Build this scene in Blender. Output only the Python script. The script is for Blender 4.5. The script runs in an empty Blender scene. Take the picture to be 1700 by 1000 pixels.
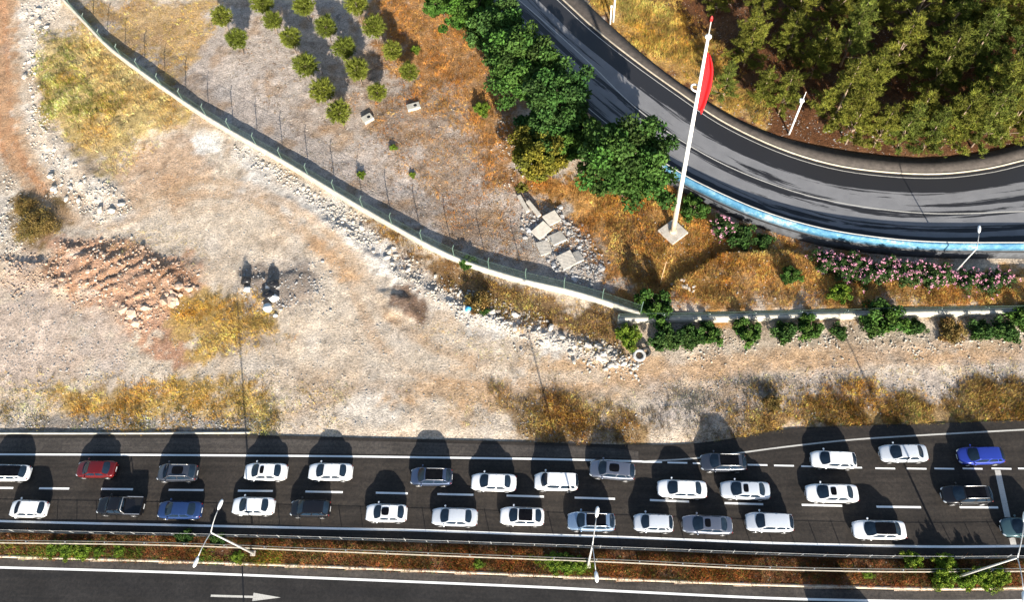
import bpy, bmesh, math, random
import numpy as np
from mathutils import Vector, Matrix

# ------------------------------------------------------------------ camera, sky, sun, exposure
sc = bpy.context.scene
col = sc.collection
FPX, NADIR, CAMH = 1300.0, (925.0, 1170.0), 79.0          # focal length in photo pixels, photo position of the point below the drone

def cam_axes():
    n = np.array([(NADIR[0]-850)/FPX, -(NADIR[1]-500)/FPX, -1.0]); n /= np.linalg.norm(n)
    z = -n; x = np.array([1.0, 0, 0]); x -= z*x.dot(z); x /= np.linalg.norm(x)
    return np.array([x, np.cross(z, x), z])
CR = cam_axes()
cam = bpy.data.cameras.new('camera'); camo = bpy.data.objects.new('camera', cam); col.objects.link(camo)
cam.sensor_width = 36; cam.lens = FPX/1700*36; cam.clip_end = 3000
m4 = Matrix([list(CR[i])+[0] for i in range(3)]+[[0, 0, 0, 1]]); m4.translation = (0, 0, CAMH)
camo.matrix_world = m4; sc.camera = camo

SUN_EL, SUN_AZ = math.radians(19.5), math.radians(167.5)     # azimuth from +Y towards +X
w = bpy.data.worlds.new('World'); sc.world = w; w.use_nodes = True
nt = w.node_tree; bg = nt.nodes['Background']
sky = nt.nodes.new('ShaderNodeTexSky'); sky.sky_type = 'NISHITA'; sky.sun_disc = False
sky.sun_elevation = SUN_EL; sky.sun_rotation = SUN_AZ; sky.air_density = 1.0; sky.dust_density = 1.0
nt.links.new(sky.outputs[0], bg.inputs[0]); bg.inputs[1].default_value = 0.085
sl = bpy.data.lights.new('sun', 'SUN'); sl.energy = 5.0; sl.angle = math.radians(0.55); sl.color = (1, 0.93, 0.82)
so = bpy.data.objects.new('sun', sl); col.objects.link(so)
sd = Vector((math.sin(SUN_AZ)*math.cos(SUN_EL), math.cos(SUN_AZ)*math.cos(SUN_EL), math.sin(SUN_EL)))
so.rotation_euler = (-sd).to_track_quat('-Z', 'Y').to_euler(); so.location = (0, -40, 90)
vs = sc.view_settings; vs.view_transform = 'Standard'; vs.look = 'None'; vs.gamma = 1; vs.exposure = 1.35
sc.render.engine = 'CYCLES'

# ------------------------------------------------------------------ numeric helpers
RNG = np.random.default_rng(7); random.seed(7)
RZ = 1.6                                                   # height of the ramp road above the waste ground

def unp(px, py, z=0.0):
    d = CR @ np.array([(px-850)/FPX, -(py-500)/FPX, -1.0]); t = (z-CAMH)/d[2]
    return np.array([0, 0, CAMH])+t*d
def proj(p):
    c = CR.T @ (np.asarray(p, float)-np.array([0, 0, CAMH])); return np.array([850-FPX*c[0]/c[2], 500+FPX*c[1]/c[2]])
def sstep(a, b, x): t = np.clip((x-a)/(b-a), 0, 1); return t*t*(3-2*t)
def _h(ix, iy, s):
    n = (ix.astype(np.int64)*374761393+iy.astype(np.int64)*668265263+s*1442695041) & 0xffffffff
    n = ((n ^ (n >> 13))*1274126177) & 0xffffffff
    return ((n ^ (n >> 16)) & 0xffff)/65535.0
def vnoise(x, y, s=0):
    ix = np.floor(x); iy = np.floor(y); fx = x-ix; fy = y-iy; fx = fx*fx*(3-2*fx); fy = fy*fy*(3-2*fy)
    a = _h(ix, iy, s); b = _h(ix+1, iy, s); c = _h(ix, iy+1, s); d = _h(ix+1, iy+1, s)
    return (a*(1-fx)+b*fx)*(1-fy)+(c*(1-fx)+d*fx)*fy
def fbm(x, y, s=0, o=4):
    r = 0; a = 0.5
    for i in range(o): r = r+a*(vnoise(x*2**i, y*2**i, s+i*17)-0.5)*2; a *= 0.5
    return r                                               # about -1..1
def poly_w(pts, z=0.0): return np.array([unp(a, b, z)[:2] for a, b in pts])
def sdist(poly, X, Y):                                     # signed distance to polygon, positive inside
    d = np.full(X.shape, 1e18); ins = np.zeros(X.shape, bool); n = len(poly)
    for i in range(n):
        ax, ay = poly[i]; bx, by = poly[(i+1) % n]; ex, ey = bx-ax, by-ay
        t = np.clip(((X-ax)*ex+(Y-ay)*ey)/(ex*ex+ey*ey+1e-12), 0, 1)
        d = np.minimum(d, (X-ax-t*ex)**2+(Y-ay-t*ey)**2)
        c = ((ay > Y) != (by > Y)) & (X < (bx-ax)*(Y-ay)/((by-ay) if by != ay else 1e-9)+ax); ins ^= c
    return np.sqrt(d)*np.where(ins, 1, -1)
def smooth_line(pts, n):                                   # Catmull-Rom through world points, n samples evenly along it
    P = np.asarray(pts, float); P = np.vstack([2*P[0]-P[1], P, 2*P[-1]-P[-2]]); out = []
    for i in range(1, len(P)-2):
        for t in np.linspace(0, 1, 24, endpoint=False):
            a, b, c, d = P[i-1], P[i], P[i+1], P[i+2]
            out.append(0.5*((2*b)+(-a+c)*t+(2*a-5*b+4*c-d)*t*t+(-a+3*b-3*c+d)*t**3))
    out.append(P[-2]); return resample(np.array(out), n)
def resample(P, n):
    s = np.concatenate([[0], np.cumsum(np.linalg.norm(np.diff(P, axis=0), axis=1))]); q = np.linspace(0, s[-1], n)
    return np.stack([np.interp(q, s, P[:, k]) for k in range(P.shape[1])], 1)
def extend(P, a, b):
    P = np.asarray(P, float); u = P[0]-P[1]; v = P[-1]-P[-2]; L = [P]
    q = lambda w_, d: w_/np.linalg.norm(w_)*np.linspace(d/max(1, round(d/7)), d, max(1, round(d/7)))[:, None]
    if a: L.insert(0, (P[0]+q(u, a))[::-1])
    if b: L.append(P[-1]+q(v, b))
    return np.vstack(L)
def length(P): return float(np.sum(np.linalg.norm(np.diff(P, axis=0), axis=1)))
def offset(P, d):                                          # shift a polyline to its left by d
    t = np.gradient(P, axis=0); t /= np.linalg.norm(t, axis=1)[:, None]+1e-12
    return P+np.stack([-t[:, 1], t[:, 0]], 1)*d

# ------------------------------------------------------------------ object helpers
def arrmesh(name, V, F, mat, parent=None, C=None, uv=None, smooth=False, matidx=None):
    me = bpy.data.meshes.new(name); V = np.asarray(V, np.float32); F = np.asarray(F, np.int32)
    nv, (nf, k) = len(V), F.shape
    me.vertices.add(nv); me.vertices.foreach_set('co', V.ravel())
    me.loops.add(nf*k); me.loops.foreach_set('vertex_index', F.ravel())
    me.polygons.add(nf); me.polygons.foreach_set('loop_start', np.arange(0, nf*k, k, dtype=np.int32))
    me.polygons.foreach_set('loop_total', np.full(nf, k, np.int32))
    if smooth: me.polygons.foreach_set('use_smooth', np.ones(nf, bool))
    if C is not None:
        at = me.color_attributes.new('tint', 'FLOAT_COLOR', 'POINT')
        at.data.foreach_set('color', np.concatenate([C, np.ones((nv, 1))], 1).astype(np.float32).ravel())
    if uv is not None:
        ul = me.uv_layers.new(name='UVMap'); ul.data.foreach_set('uv', np.asarray(uv, np.float32)[F.ravel()].ravel())
    for m in (mat if isinstance(mat, (list, tuple)) else [mat]): me.materials.append(m)
    if matidx is not None: me.polygons.foreach_set('material_index', np.asarray(matidx, np.int32))
    me.update(calc_edges=True); me.validate()
    o = bpy.data.objects.new(name, me); col.objects.link(o)
    if parent: o.parent = parent
    return o
def obj(name, bm, mat, parent=None, smooth=False, loc=None):
    me = bpy.data.meshes.new(name)
    if smooth:
        for f in bm.faces: f.smooth = True
    bm.normal_update(); bm.to_mesh(me); bm.free(); me.materials.append(mat)
    o = bpy.data.objects.new(name, me); col.objects.link(o)
    if parent: o.parent = parent
    if loc is not None: o.location = loc
    return o
def tag(o, label, cat, group=None):
    o['label'] = label; o['category'] = cat
    if group: o['group'] = group
    return o
def kind(o, k, label=None):
    o['kind'] = k
    if label: o['label'] = label
    return o
def empty(name, loc=(0, 0, 0), rz=0.0):
    o = bpy.data.objects.new(name, None); o.empty_display_size = 0.3; o.location = loc; o.rotation_euler = (0, 0, rz); col.objects.link(o); return o
def copy_tree(o, parent=None):
    c = o.copy(); col.objects.link(c); c.parent = parent
    for ch in list(o.children): copy_tree(ch, c)
    return c
def box(bm, c, s, rot=None, bev=0.0):
    r = bmesh.ops.create_cube(bm, size=1.0); vv = r['verts']
    bmesh.ops.scale(bm, vec=s, verts=vv)
    if bev: 
        ed = list({e for v in vv for e in v.link_edges}); q = bmesh.ops.bevel(bm, geom=ed, offset=bev, segments=2, affect='EDGES', profile=0.6)
        vv = list({v for f in q['faces'] for v in f.verts} | {v for v in vv if v.is_valid})
    if rot is not None: bmesh.ops.rotate(bm, cent=(0, 0, 0), matrix=rot, verts=vv)
    bmesh.ops.translate(bm, vec=c, verts=vv); return vv
def tube(bm, pts, radii, n=8, cap=True):
    pts = [Vector(p) for p in pts]; rings = []
    for i, p in enumerate(pts):
        d = (pts[min(i+1, len(pts)-1)]-pts[max(i-1, 0)]).normalized(); q = d.to_track_quat('Z', 'Y')
        r = radii[i] if hasattr(radii, '__len__') else radii
        rings.append([bm.verts.new(p+q @ Vector((r*math.cos(a), r*math.sin(a), 0))) for a in [2*math.pi*k/n for k in range(n)]])
    for a, b in zip(rings[:-1], rings[1:]):
        for k in range(n): bm.faces.new((a[k], a[(k+1) % n], b[(k+1) % n], b[k]))
    if cap: bm.faces.new(rings[0][::-1]); bm.faces.new(rings[-1])
def strip(name, A, B, z, mat, parent=None, nc=1, zb=None):  # sheet between two equally sampled polylines
    n = len(A); V = []; UV = []; s = np.concatenate([[0], np.cumsum(np.linalg.norm(np.diff((A+B)/2, axis=0), axis=1))])
    wid = float(np.mean(np.linalg.norm(A-B, axis=1)))
    for j in range(nc+1):
        t = j/nc; P = A*(1-t)+B*t; zz = z if zb is None else z*(1-t)+zb*t
        V.append(np.column_stack([P, np.full(n, zz) if np.isscalar(zz) else zz])); UV.append(np.column_stack([s, np.full(n, t*wid)]))
    V = np.vstack(V); UV = np.vstack(UV); F = []
    for j in range(nc):
        for i in range(n-1): F.append((j*n+i, j*n+i+1, (j+1)*n+i+1, (j+1)*n+i))
    F = np.array(F)
    a, b, c = V[F[0][0]], V[F[0][1]], V[F[0][2]]
    if np.cross(b-a, c-a)[2] < 0: F = F[:, ::-1]
    return arrmesh(name, V, F, mat, parent, uv=UV)
def wall_strip(name, A, B, z0, z1, mat, parent=None):       # solid between polylines A and B from z0 to z1
    n = len(A); f = lambda z: np.broadcast_to(np.asarray(z, float), (n,))
    V = np.vstack([np.column_stack([A, f(z0)]), np.column_stack([B, f(z0)]), np.column_stack([B, f(z1)]), np.column_stack([A, f(z1)])])
    F = []
    for i in range(n-1):
        for k in range(4):
            k2 = (k+1) % 4; F.append((k*n+i, k2*n+i, k2*n+i+1, k*n+i+1))
    F += [(0, 3*n, 2*n, n), (n-1, 2*n-1, 3*n-1, 4*n-1)]
    o = arrmesh(name, V, np.array(F), mat, parent)
    bm = bmesh.new(); bm.from_mesh(o.data); bmesh.ops.recalc_face_normals(bm, faces=bm.faces); bm.to_mesh(o.data); bm.free(); return o

# ------------------------------------------------------------------ materials
class N:
    def __init__(s, name):
        s.m = bpy.data.materials.new(name); s.m.use_nodes = True; s.t = s.m.node_tree; s.b = s.t.nodes['Principled BSDF']; s.out = s.t.nodes['Material Output']
    def n(s, typ, **kw):
        o = s.t.nodes.new('ShaderNode'+typ)
        for k, v in kw.items():
            if k.startswith('i_'): o.inputs[k[2:].replace('_', ' ')].default_value = v
            else: setattr(o, k, v)
        return o
    def l(s, a, b): s.t.links.new(a, b)
    def noise(s, scale, detail=4, vec=None, rough=0.6, dist=0.0):
        o = s.n('TexNoise'); o.inputs['Scale'].default_value = scale; o.inputs['Detail'].default_value = detail; o.inputs['Roughness'].default_value = rough; o.inputs['Distortion'].default_value = dist
        s.l(vec if vec is not None else s.pos(), o.inputs['Vector']); return o.outputs['Fac']
    def pos(s):
        if not hasattr(s, '_p'): s._p = s.n('NewGeometry').outputs['Position']
        return s._p
    def ramp(s, fac, stops, interp='LINEAR'):
        o = s.n('ValToRGB'); o.color_ramp.interpolation = interp; e = o.color_ramp.elements
        while len(e) < len(stops): e.new(0.5)
        for q, (p, c) in zip(e, stops):
            q.position = p; q.color = tuple(c)+(1,) if hasattr(c, '__len__') else (c, c, c, 1)
        s.l(fac, o.inputs[0]); return o.outputs[0]
    def mix(s, fac, a, b, mode='MIX'):
        o = s.n('Mix'); o.data_type = 'RGBA'; o.blend_type = mode
        for v, i in ((fac, 0), (a, 6), (b, 7)):
            if hasattr(v, 'is_linked'): s.l(v, o.inputs[i])
            else: o.inputs[i].default_value = v if i == 0 else tuple(v)+(1,)
        return o.outputs[2]
    def math(s, op, a, b=0.5):
        o = s.n('Math'); o.operation = op
        for v, i in ((a, 0), (b, 1)):
            if hasattr(v, 'is_linked'): s.l(v, o.inputs[i])
            else: o.inputs[i].default_value = v
        return o.outputs[0]
    def bump(s, h, dist, strength=1.0):
        o = s.n('Bump'); o.inputs['Distance'].default_value = dist; o.inputs['Strength'].default_value = strength; s.l(h, o.inputs['Height']); s.l(o.outputs[0], s.b.inputs['Normal'])
    def base(s, c, rough=0.7, spec=0.4):
        if hasattr(c, 'is_linked'): s.l(c, s.b.inputs['Base Color'])
        else: s.b.inputs['Base Color'].default_value = tuple(c)+(1,)
        if hasattr(rough, 'is_linked'): s.l(rough, s.b.inputs['Roughness'])
        else: s.b.inputs['Roughness'].default_value = rough
        s.b.inputs['Specular IOR Level'].default_value = spec
        return s.m
def plain(name, c, rough=0.6, var=0.15, scale=3.0, metal=0.0, spec=0.4):
    q = N(name); f = q.noise(scale, 5)
    lo = [v*(1-var) for v in c]; hi = [min(1, v*(1+var)) for v in c]
    q.base(q.ramp(f, [(0.3, lo), (0.7, hi)]), rough, spec); q.b.inputs['Metallic'].default_value = metal; return q.m

def make_ground():
    q = N('waste_ground'); at = q.n('Attribute', attribute_name='tint').outputs['Color']
    n1 = q.noise(0.9, 6, rough=0.7); n2 = q.noise(4.5, 6, rough=0.75); n3 = q.noise(16, 3)
    v = q.ramp(n1, [(0.25, 0.62), (0.75, 1.34)]); c = q.mix(1.0, at, v, 'MULTIPLY')
    c = q.mix(1.0, c, q.ramp(n2, [(0.28, (0.42, 0.40, 0.38)), (0.5, (1, 1, 1)), (0.74, (1.50, 1.48, 1.46))]), 'MULTIPLY')
    vo = q.n('TexVoronoi', feature='F1'); vo.inputs['Scale'].default_value = 3.2; q.l(q.pos(), vo.inputs['Vector'])
    peb = q.math('LESS_THAN', vo.outputs['Distance'], 0.22); sel = q.math('GREATER_THAN', q.noise(1.4, 3), 0.52)
    c = q.mix(q.math('MULTIPLY', peb, q.math('MULTIPLY', sel, 0.55)), c, q.ramp(n3, [(0.3, (0.30, 0.27, 0.24)), (0.7, (0.72, 0.68, 0.61))]))
    n4 = q.noise(7.5, 4, rough=0.7); c = q.mix(1.0, c, q.ramp(n4, [(0.34, (0.50, 0.47, 0.44)), (0.43, (1, 1, 1)), (0.60, (1, 1, 1)), (0.70, (1.3, 1.3, 1.3))]), 'MULTIPLY')
    h = q.math('ADD', q.math('MULTIPLY', n2, 1.0), q.math('MULTIPLY', n3, 0.35)); q.bump(h, 0.30, 1.0)
    return q.base(c, 0.95, 0.15)
def asphalt(name, a, b, streak=0.25, dark=None):
    q = N(name); uv = q.n('UVMap').outputs[0]; mp = q.n('Mapping'); mp.inputs['Scale'].default_value = (0.05, 1.6, 1); q.l(uv, mp.inputs[0])
    s = q.noise(1.0, 5, mp.outputs[0], 0.65); f = q.noise(22, 3, rough=0.8); g = q.noise(0.35, 4)
    c = q.mix(q.ramp(s, [(0.36, 0.0), (0.64, 1.0)]), a, b)
    m = q.noise(3.2, 5, rough=0.8); c = q.mix(1.0, c, q.ramp(g, [(0.36, 0.78), (0.64, 1.22)]), 'MULTIPLY'); c = q.mix(1.0, c, q.ramp(m, [(0.36, (0.62, 0.64, 0.68)), (0.64, (1.40, 1.37, 1.30))]), 'MULTIPLY')
    c = q.mix(1.0, c, q.ramp(f, [(0.3, 0.6), (0.72, 1.5)]), 'MULTIPLY')
    q.bump(f, 0.015, 0.6); return q.base(c, q.ramp(s, [(0.3, 0.72), (0.7, 0.9)]), 0.3)
def make_wet():
    q = N('ramp_asphalt'); uv = q.n('UVMap').outputs[0]
    mp = q.n('Mapping'); mp.inputs['Scale'].default_value = (0.055, 0.9, 1); q.l(uv, mp.inputs[0])
    st = q.noise(1.0, 7, mp.outputs[0], 0.68, 0.4)
    sep = q.n('SeparateXYZ'); q.l(uv, sep.inputs[0]); v = sep.outputs[1]
    lat = q.ramp(q.math('DIVIDE', v, 13.0), [(0.0, 0.75), (0.1, 0.62), (0.16, 0.34), (0.36, 0.30), (0.46, 0.58), (0.52, 0.36), (0.70, 0.24), (0.78, 0.62), (0.9, 0.80), (1.0, 0.75)])
    wet = q.ramp(q.math('ADD', q.math('MULTIPLY', st, 1.9), q.math('SUBTRACT', lat, 0.93)), [(0.42, 0.0), (0.48, 1.0)])
    f = q.noise(20, 3, rough=0.8)
    dry = q.mix(q.noise(0.5, 4), (0.13, 0.13, 0.137), (0.235, 0.233, 0.238))
    c = q.mix(wet, dry, (0.022, 0.022, 0.025)); c = q.mix(1.0, c, q.ramp(f, [(0.3, 0.8), (0.72, 1.25)]), 'MULTIPLY')
    q.bump(f, 0.012, 0.4); return q.base(c, q.ramp(wet, [(0, 0.8), (1, 0.5)]), 0.35)
def paint_mat(name, c, worn=0.35):
    q = N(name); f = q.noise(9, 6, rough=0.8); g = q.noise(0.6, 3)
    t = q.ramp(q.math('ADD', q.math('MULTIPLY', f, 0.8), q.math('MULTIPLY', g, 0.3)), [(0.32, 1.0), (0.32+worn*0.5, 0.0)])
    return q.base(q.mix(t, c, [v*0.38 for v in c]), 0.6, 0.3)
def leafmat(name, trans=0.18):
    q = N(name); at = q.n('Attribute', attribute_name='tint').outputs['Color']
    oi = q.n('ObjectInfo').outputs['Random']; c = q.mix(1.0, at, q.ramp(oi, [(0, (0.82, 0.86, 0.8)), (1, (1.18, 1.12, 1.05))]), 'MULTIPLY')
    q.base(c, 0.75, 0.2)
    tr = q.n('BsdfTranslucent'); q.l(c, tr.inputs[0]); mx = q.n('MixShader'); mx.inputs[0].default_value = trans
    q.l(q.b.outputs[0], mx.inputs[1]); q.l(tr.outputs[0], mx.inputs[2]); q.l(mx.outputs[0], q.out.inputs[0]); return q.m
def stone(name, c, var=0.35):
    q = N(name); oi = q.n('ObjectInfo').outputs['Random']; f = q.noise(5, 6, rough=0.7)
    k = q.mix(1.0, q.ramp(f, [(0.3, [v*(1-var) for v in c]), (0.7, [min(1, v*(1+var*0.7)) for v in c])]), q.ramp(oi, [(0, 0.7), (1, 1.2)]), 'MULTIPLY')
    q.bump(f, 0.05, 0.7); return q.base(k, 0.9, 0.2)
def car_paint(name, c, metal=0.0, rough=0.32):
    q = N(name); f = q.noise(7, 4); q.base(q.ramp(f, [(0.3, [v*0.93 for v in c]), (0.7, c)]), rough, 0.5)
    q.b.inputs['Metallic'].default_value = metal; q.b.inputs['Coat Weight'].default_value = 0.8 if c[1] > 0.3 else 0.35; q.b.inputs['Coat Roughness'].default_value = 0.06; return q.m

M = dict(
    ground=make_ground(), road=asphalt('highway_asphalt', (0.018, 0.0145, 0.012), (0.034, 0.028, 0.0235)), shoulder=asphalt('shoulder_asphalt', (0.040, 0.034, 0.030), (0.068, 0.059, 0.052)),
    newroad=asphalt('south_asphalt', (0.0145, 0.0135, 0.0135), (0.023, 0.0208, 0.020)), wet=make_wet(), pave=plain('pavement_brown', (0.066, 0.055, 0.047), 0.85, 0.35, 2.0),
    white=paint_mat('road_paint', (0.80, 0.80, 0.78)), oldwhite=paint_mat('worn_road_paint', (0.50, 0.48, 0.44), 0.5), concrete=plain('pale_concrete', (0.40, 0.375, 0.32), 0.85, 0.22, 1.6),
    kerb=plain('kerb_concrete', (0.42, 0.36, 0.28), 0.85, 0.25, 1.4), cream=plain('cream_render', (0.38, 0.36, 0.29), 0.85, 0.2, 0.9), greenfence=plain('green_fence_paint', (0.045, 0.075, 0.060), 0.5, 0.2),
    greenpost=plain('green_post_paint', (0.085, 0.135, 0.11), 0.45, 0.2), railtan=plain('weathered_rail', (0.21, 0.19, 0.155), 0.6, 0.3, 3.0), galv=plain('galvanised_steel', (0.50, 0.50, 0.49), 0.45, 0.2, 5.0, 0.35), whitepole=plain('white_pole_paint', (0.78, 0.77, 0.74), 0.4, 0.08),
    beige=plain('rusty_beige_paint', (0.46, 0.37, 0.27), 0.7, 0.25, 2.0), glasslamp=plain('lamp_glass', (0.72, 0.74, 0.75), 0.25, 0.05), red=plain('red_cloth', (0.72, 0.012, 0.018), 0.65, 0.10, 1.0),
    redlamp=plain('red_beacon', (0.35, 0.02, 0.02), 0.4), darkstone=plain('dark_stone_wall', (0.060, 0.064, 0.072), 0.85, 0.45, 1.4), bark=plain('bark', (0.15, 0.105, 0.075), 0.9, 0.35, 6.0), palebark=plain('pale_bark', (0.30, 0.22, 0.16), 0.9, 0.3, 6.0),
    leaf=leafmat('foliage'), grass=leafmat('dry_grass', 0.3), slab=plain('slab_concrete', (0.46, 0.42, 0.36), 0.9, 0.22, 2.2), rockpale=stone('pale_limestone', (0.60, 0.54, 0.46)), rockred=stone('reddish_limestone', (0.52, 0.37, 0.27)),
    rockgrey=stone('grey_rubble', (0.42, 0.41, 0.40)), tyre=plain('tyre_rubber', (0.018, 0.018, 0.018), 0.8), rim=plain('alloy', (0.45, 0.45, 0.46), 0.3, 0.1, 5, 0.7), black=plain('black_trim', (0.012, 0.012, 0.013), 0.4),
    carglass=None, headl=plain('headlight_glass', (0.38, 0.41, 0.44), 0.12, 0.05), taill=plain('taillight_red', (0.16, 0.010, 0.010), 0.2, 0.1), plate=plain('plate_white', (0.75, 0.75, 0.74), 0.5, 0.03), bagblack=plain('black_plastic', (0.015, 0.015, 0.017), 0.3),
    bagwhite=plain('white_plastic', (0.75, 0.75, 0.72), 0.45, 0.1), pink=plain('pink_petals', (0.58, 0.26, 0.36), 0.6, 0.25), bluebag=plain('blue_plastic', (0.05, 0.28, 0.48), 0.4), wood=plain('weathered_wood', (0.34, 0.22, 0.12), 0.8, 0.25, 4.0))
q = N('car_glass'); q.base(q.ramp(q.noise(2, 2), [(0.3, (0.008, 0.016, 0.028)), (0.7, (0.014, 0.026, 0.044))]), 0.04, 0.22); M['carglass'] = q.m
q = N('roof_glass'); q.base(q.ramp(q.noise(2, 2), [(0.3, (0.003, 0.003, 0.004)), (0.7, (0.006, 0.006, 0.007))]), 0.04, 0.15); M['roofglass'] = q.m
def make_blue():
    q = N('faded_blue_paint'); f = q.noise(1.3, 6, rough=0.7); g = q.noise(0.22, 3); h = q.noise(6, 4)
    c = q.ramp(q.math('ADD', q.math('MULTIPLY', f, 0.55), q.math('MULTIPLY', g, 0.5)), [(0.42, (0.04, 0.145, 0.26)), (0.54, (0.085, 0.23, 0.35)), (0.66, (0.40, 0.48, 0.54))])
    return q.base(q.mix(1.0, c, q.ramp(h, [(0.3, 0.7), (0.7, 1.15)]), 'MULTIPLY'), 0.7, 0.3)
M['blue'] = make_blue()
PAINT = dict(white=car_paint('white_paint', (0.80, 0.80, 0.80)), silverwhite=car_paint('silver_white_paint', (0.56, 0.59, 0.63), 0.15), grey=car_paint('grey_paint', (0.20, 0.22, 0.275), 0.7), darkgrey=car_paint('dark_grey_paint', (0.085, 0.095, 0.12), 0.7),
    slate=car_paint('slate_blue_paint', (0.085, 0.115, 0.19), 0.7), bluegrey=car_paint('blue_grey_paint', (0.26, 0.36, 0.50), 0.6), navy=car_paint('navy_paint', (0.016, 0.040, 0.125), 0.2), blue=car_paint('bright_blue_paint', (0.022, 0.045, 0.30), 0.2),
    red=car_paint('dark_red_paint', (0.11, 0.007, 0.008), 0.2), black=car_paint('black_paint', (0.006, 0.006, 0.008), 0.1), teal=car_paint('teal_grey_paint', (0.055, 0.105, 0.12), 0.25))

# ------------------------------------------------------------------ lines of the place, traced in photo pixels and laid on their ground
EXT = 70
def hw(pts, n=160): return smooth_line(extend(poly_w(pts), EXT, EXT), n)
NEDGE = hw([(0, 722), (200, 722), (415, 723), (640, 728), (840, 733), (1000, 738), (1130, 738), (1220, 728), (1300, 713), (1400, 708), (1550, 703), (1700, 698)])
NLINE = [(0, 755), (250, 756), (540, 758), (700, 760), (880, 762.5), (1000, 765), (1070, 767)]
BLINE = hw([(0, 866), (120, 869), (540, 878), (700, 881.5), (880, 888), (1040, 893), (1250, 901.5), (1410, 906), (1560, 908.5), (1700, 907.5)])
MEDN = hw([(0, 882), (250, 887), (540, 894), (880, 905), (1040, 911), (1250, 919), (1410, 924), (1560, 926), (1700, 925)])
RAIL = hw([(0, 902), (280, 906), (540, 916), (880, 929), (1040, 935), (1250, 945), (1410, 949), (1560, 950), (1700, 949)])
MEDS = hw([(0, 927), (280, 935), (540, 944), (880, 958), (1040, 965), (1250, 973.5), (1410, 978), (1560, 981), (1700, 979)])
SLINE = hw([(0, 943), (280, 951), (540, 961), (880, 975), (1040, 983), (1250, 993), (1410, 997.5), (1560, 999.5), (1700, 998)])
SEDGE = offset(SLINE, -13.0)
RS_UP = [(795, 0), (850, 60), (930, 145), (1010, 215), (1095, 274), (1150, 307), (1250, 353), (1350, 384), (1450, 401), (1550, 409), (1700, 410)]
RN_UP = [(935, 0), (990, 50), (1060, 105), (1130, 155), (1200, 202), (1290, 245), (1380, 273), (1470, 286), (1560, 289), (1640, 280), (1700, 266)]
RPAVE = [(968, 0), (1015, 45), (1100, 118), (1180, 173), (1250, 211), (1330, 238), (1440, 257), (1540, 264), (1640, 253), (1700, 238)]
RCEN = [(862, 0), (925, 55), (985, 110), (1040, 165), (1100, 213), (1180, 262), (1260, 298), (1350, 327), (1450, 346), (1560, 355), (1700, 351)]
def rp(pts, z=RZ, n=120): return smooth_line(extend(poly_w(pts, z), 60, 60), n)
R_S, R_N, R_P, R_C = rp(RS_UP), rp(RN_UP), rp(RPAVE), rp(RCEN)
FENCE1 = [(105, 0), (150, 48), (200, 97), (330, 190), (470, 272), (600, 350), (740, 427), (850, 466), (960, 493), (1062, 527)]
FENCE2 = [(1025, 535), (1150, 533), (1300, 530), (1450, 526), (1600, 523), (1700, 521)]

RAMPPOLY = np.vstack([R_S, [R_S[-1]+[200, 0]], [[400, 500]], [[-400, 500]], [R_S[0]+[-150, 60]]])
HWPOLY = np.vstack([NEDGE, MEDN[::-1]]); SOUTHPOLY = np.vstack([MEDS, SEDGE[::-1]]); MEDPOLY = np.vstack([MEDN, MEDS[::-1]])
RAMPROAD = np.vstack([R_S, R_P[::-1]])
WALLX0 = unp(1085, 290, 1)[0]
PILES = [([(95, 400), (200, 405), (325, 445), (325, 478), (240, 535), (170, 508), (110, 480)], 0.75, 3.5), ([(480, 330), (560, 400), (660, 470), (780, 535), (900, 570), (1050, 618), (1040, 590), (900, 545), (760, 505), (650, 440), (560, 370)], 0.45, 1.2),
         ([(860, 335), (935, 345), (1000, 450), (985, 478), (930, 455), (870, 385)], 0.5, 1.2), ([(60, 40), (100, 60), (70, 140), (110, 230), (200, 320), (150, 340), (60, 220)], 0.35, 1.0),
         ([(75, 70), (180, 90), (300, 170), (240, 240), (130, 240), (70, 140)], 0.6, 3.5), ([(620, 480), (680, 490), (700, 530), (640, 520)], 0.5, 0.8), ([(395, 455), (470, 455), (520, 450), (530, 490), (460, 520), (400, 495)], 0.35, 0.8),
         ([(0, 430), (80, 430), (110, 480), (0, 470)], 0.4, 1.2)]
BANK = poly_w([(1085, 522), (1150, 527), (1300, 524), (1450, 520), (1600, 517), (1900, 505), (1900, 455), (1560, 462), (1400, 445), (1300, 420), (1200, 420), (1120, 470)])
PILES = [(poly_w(p), h, s) for p, h, s in PILES]
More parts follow.
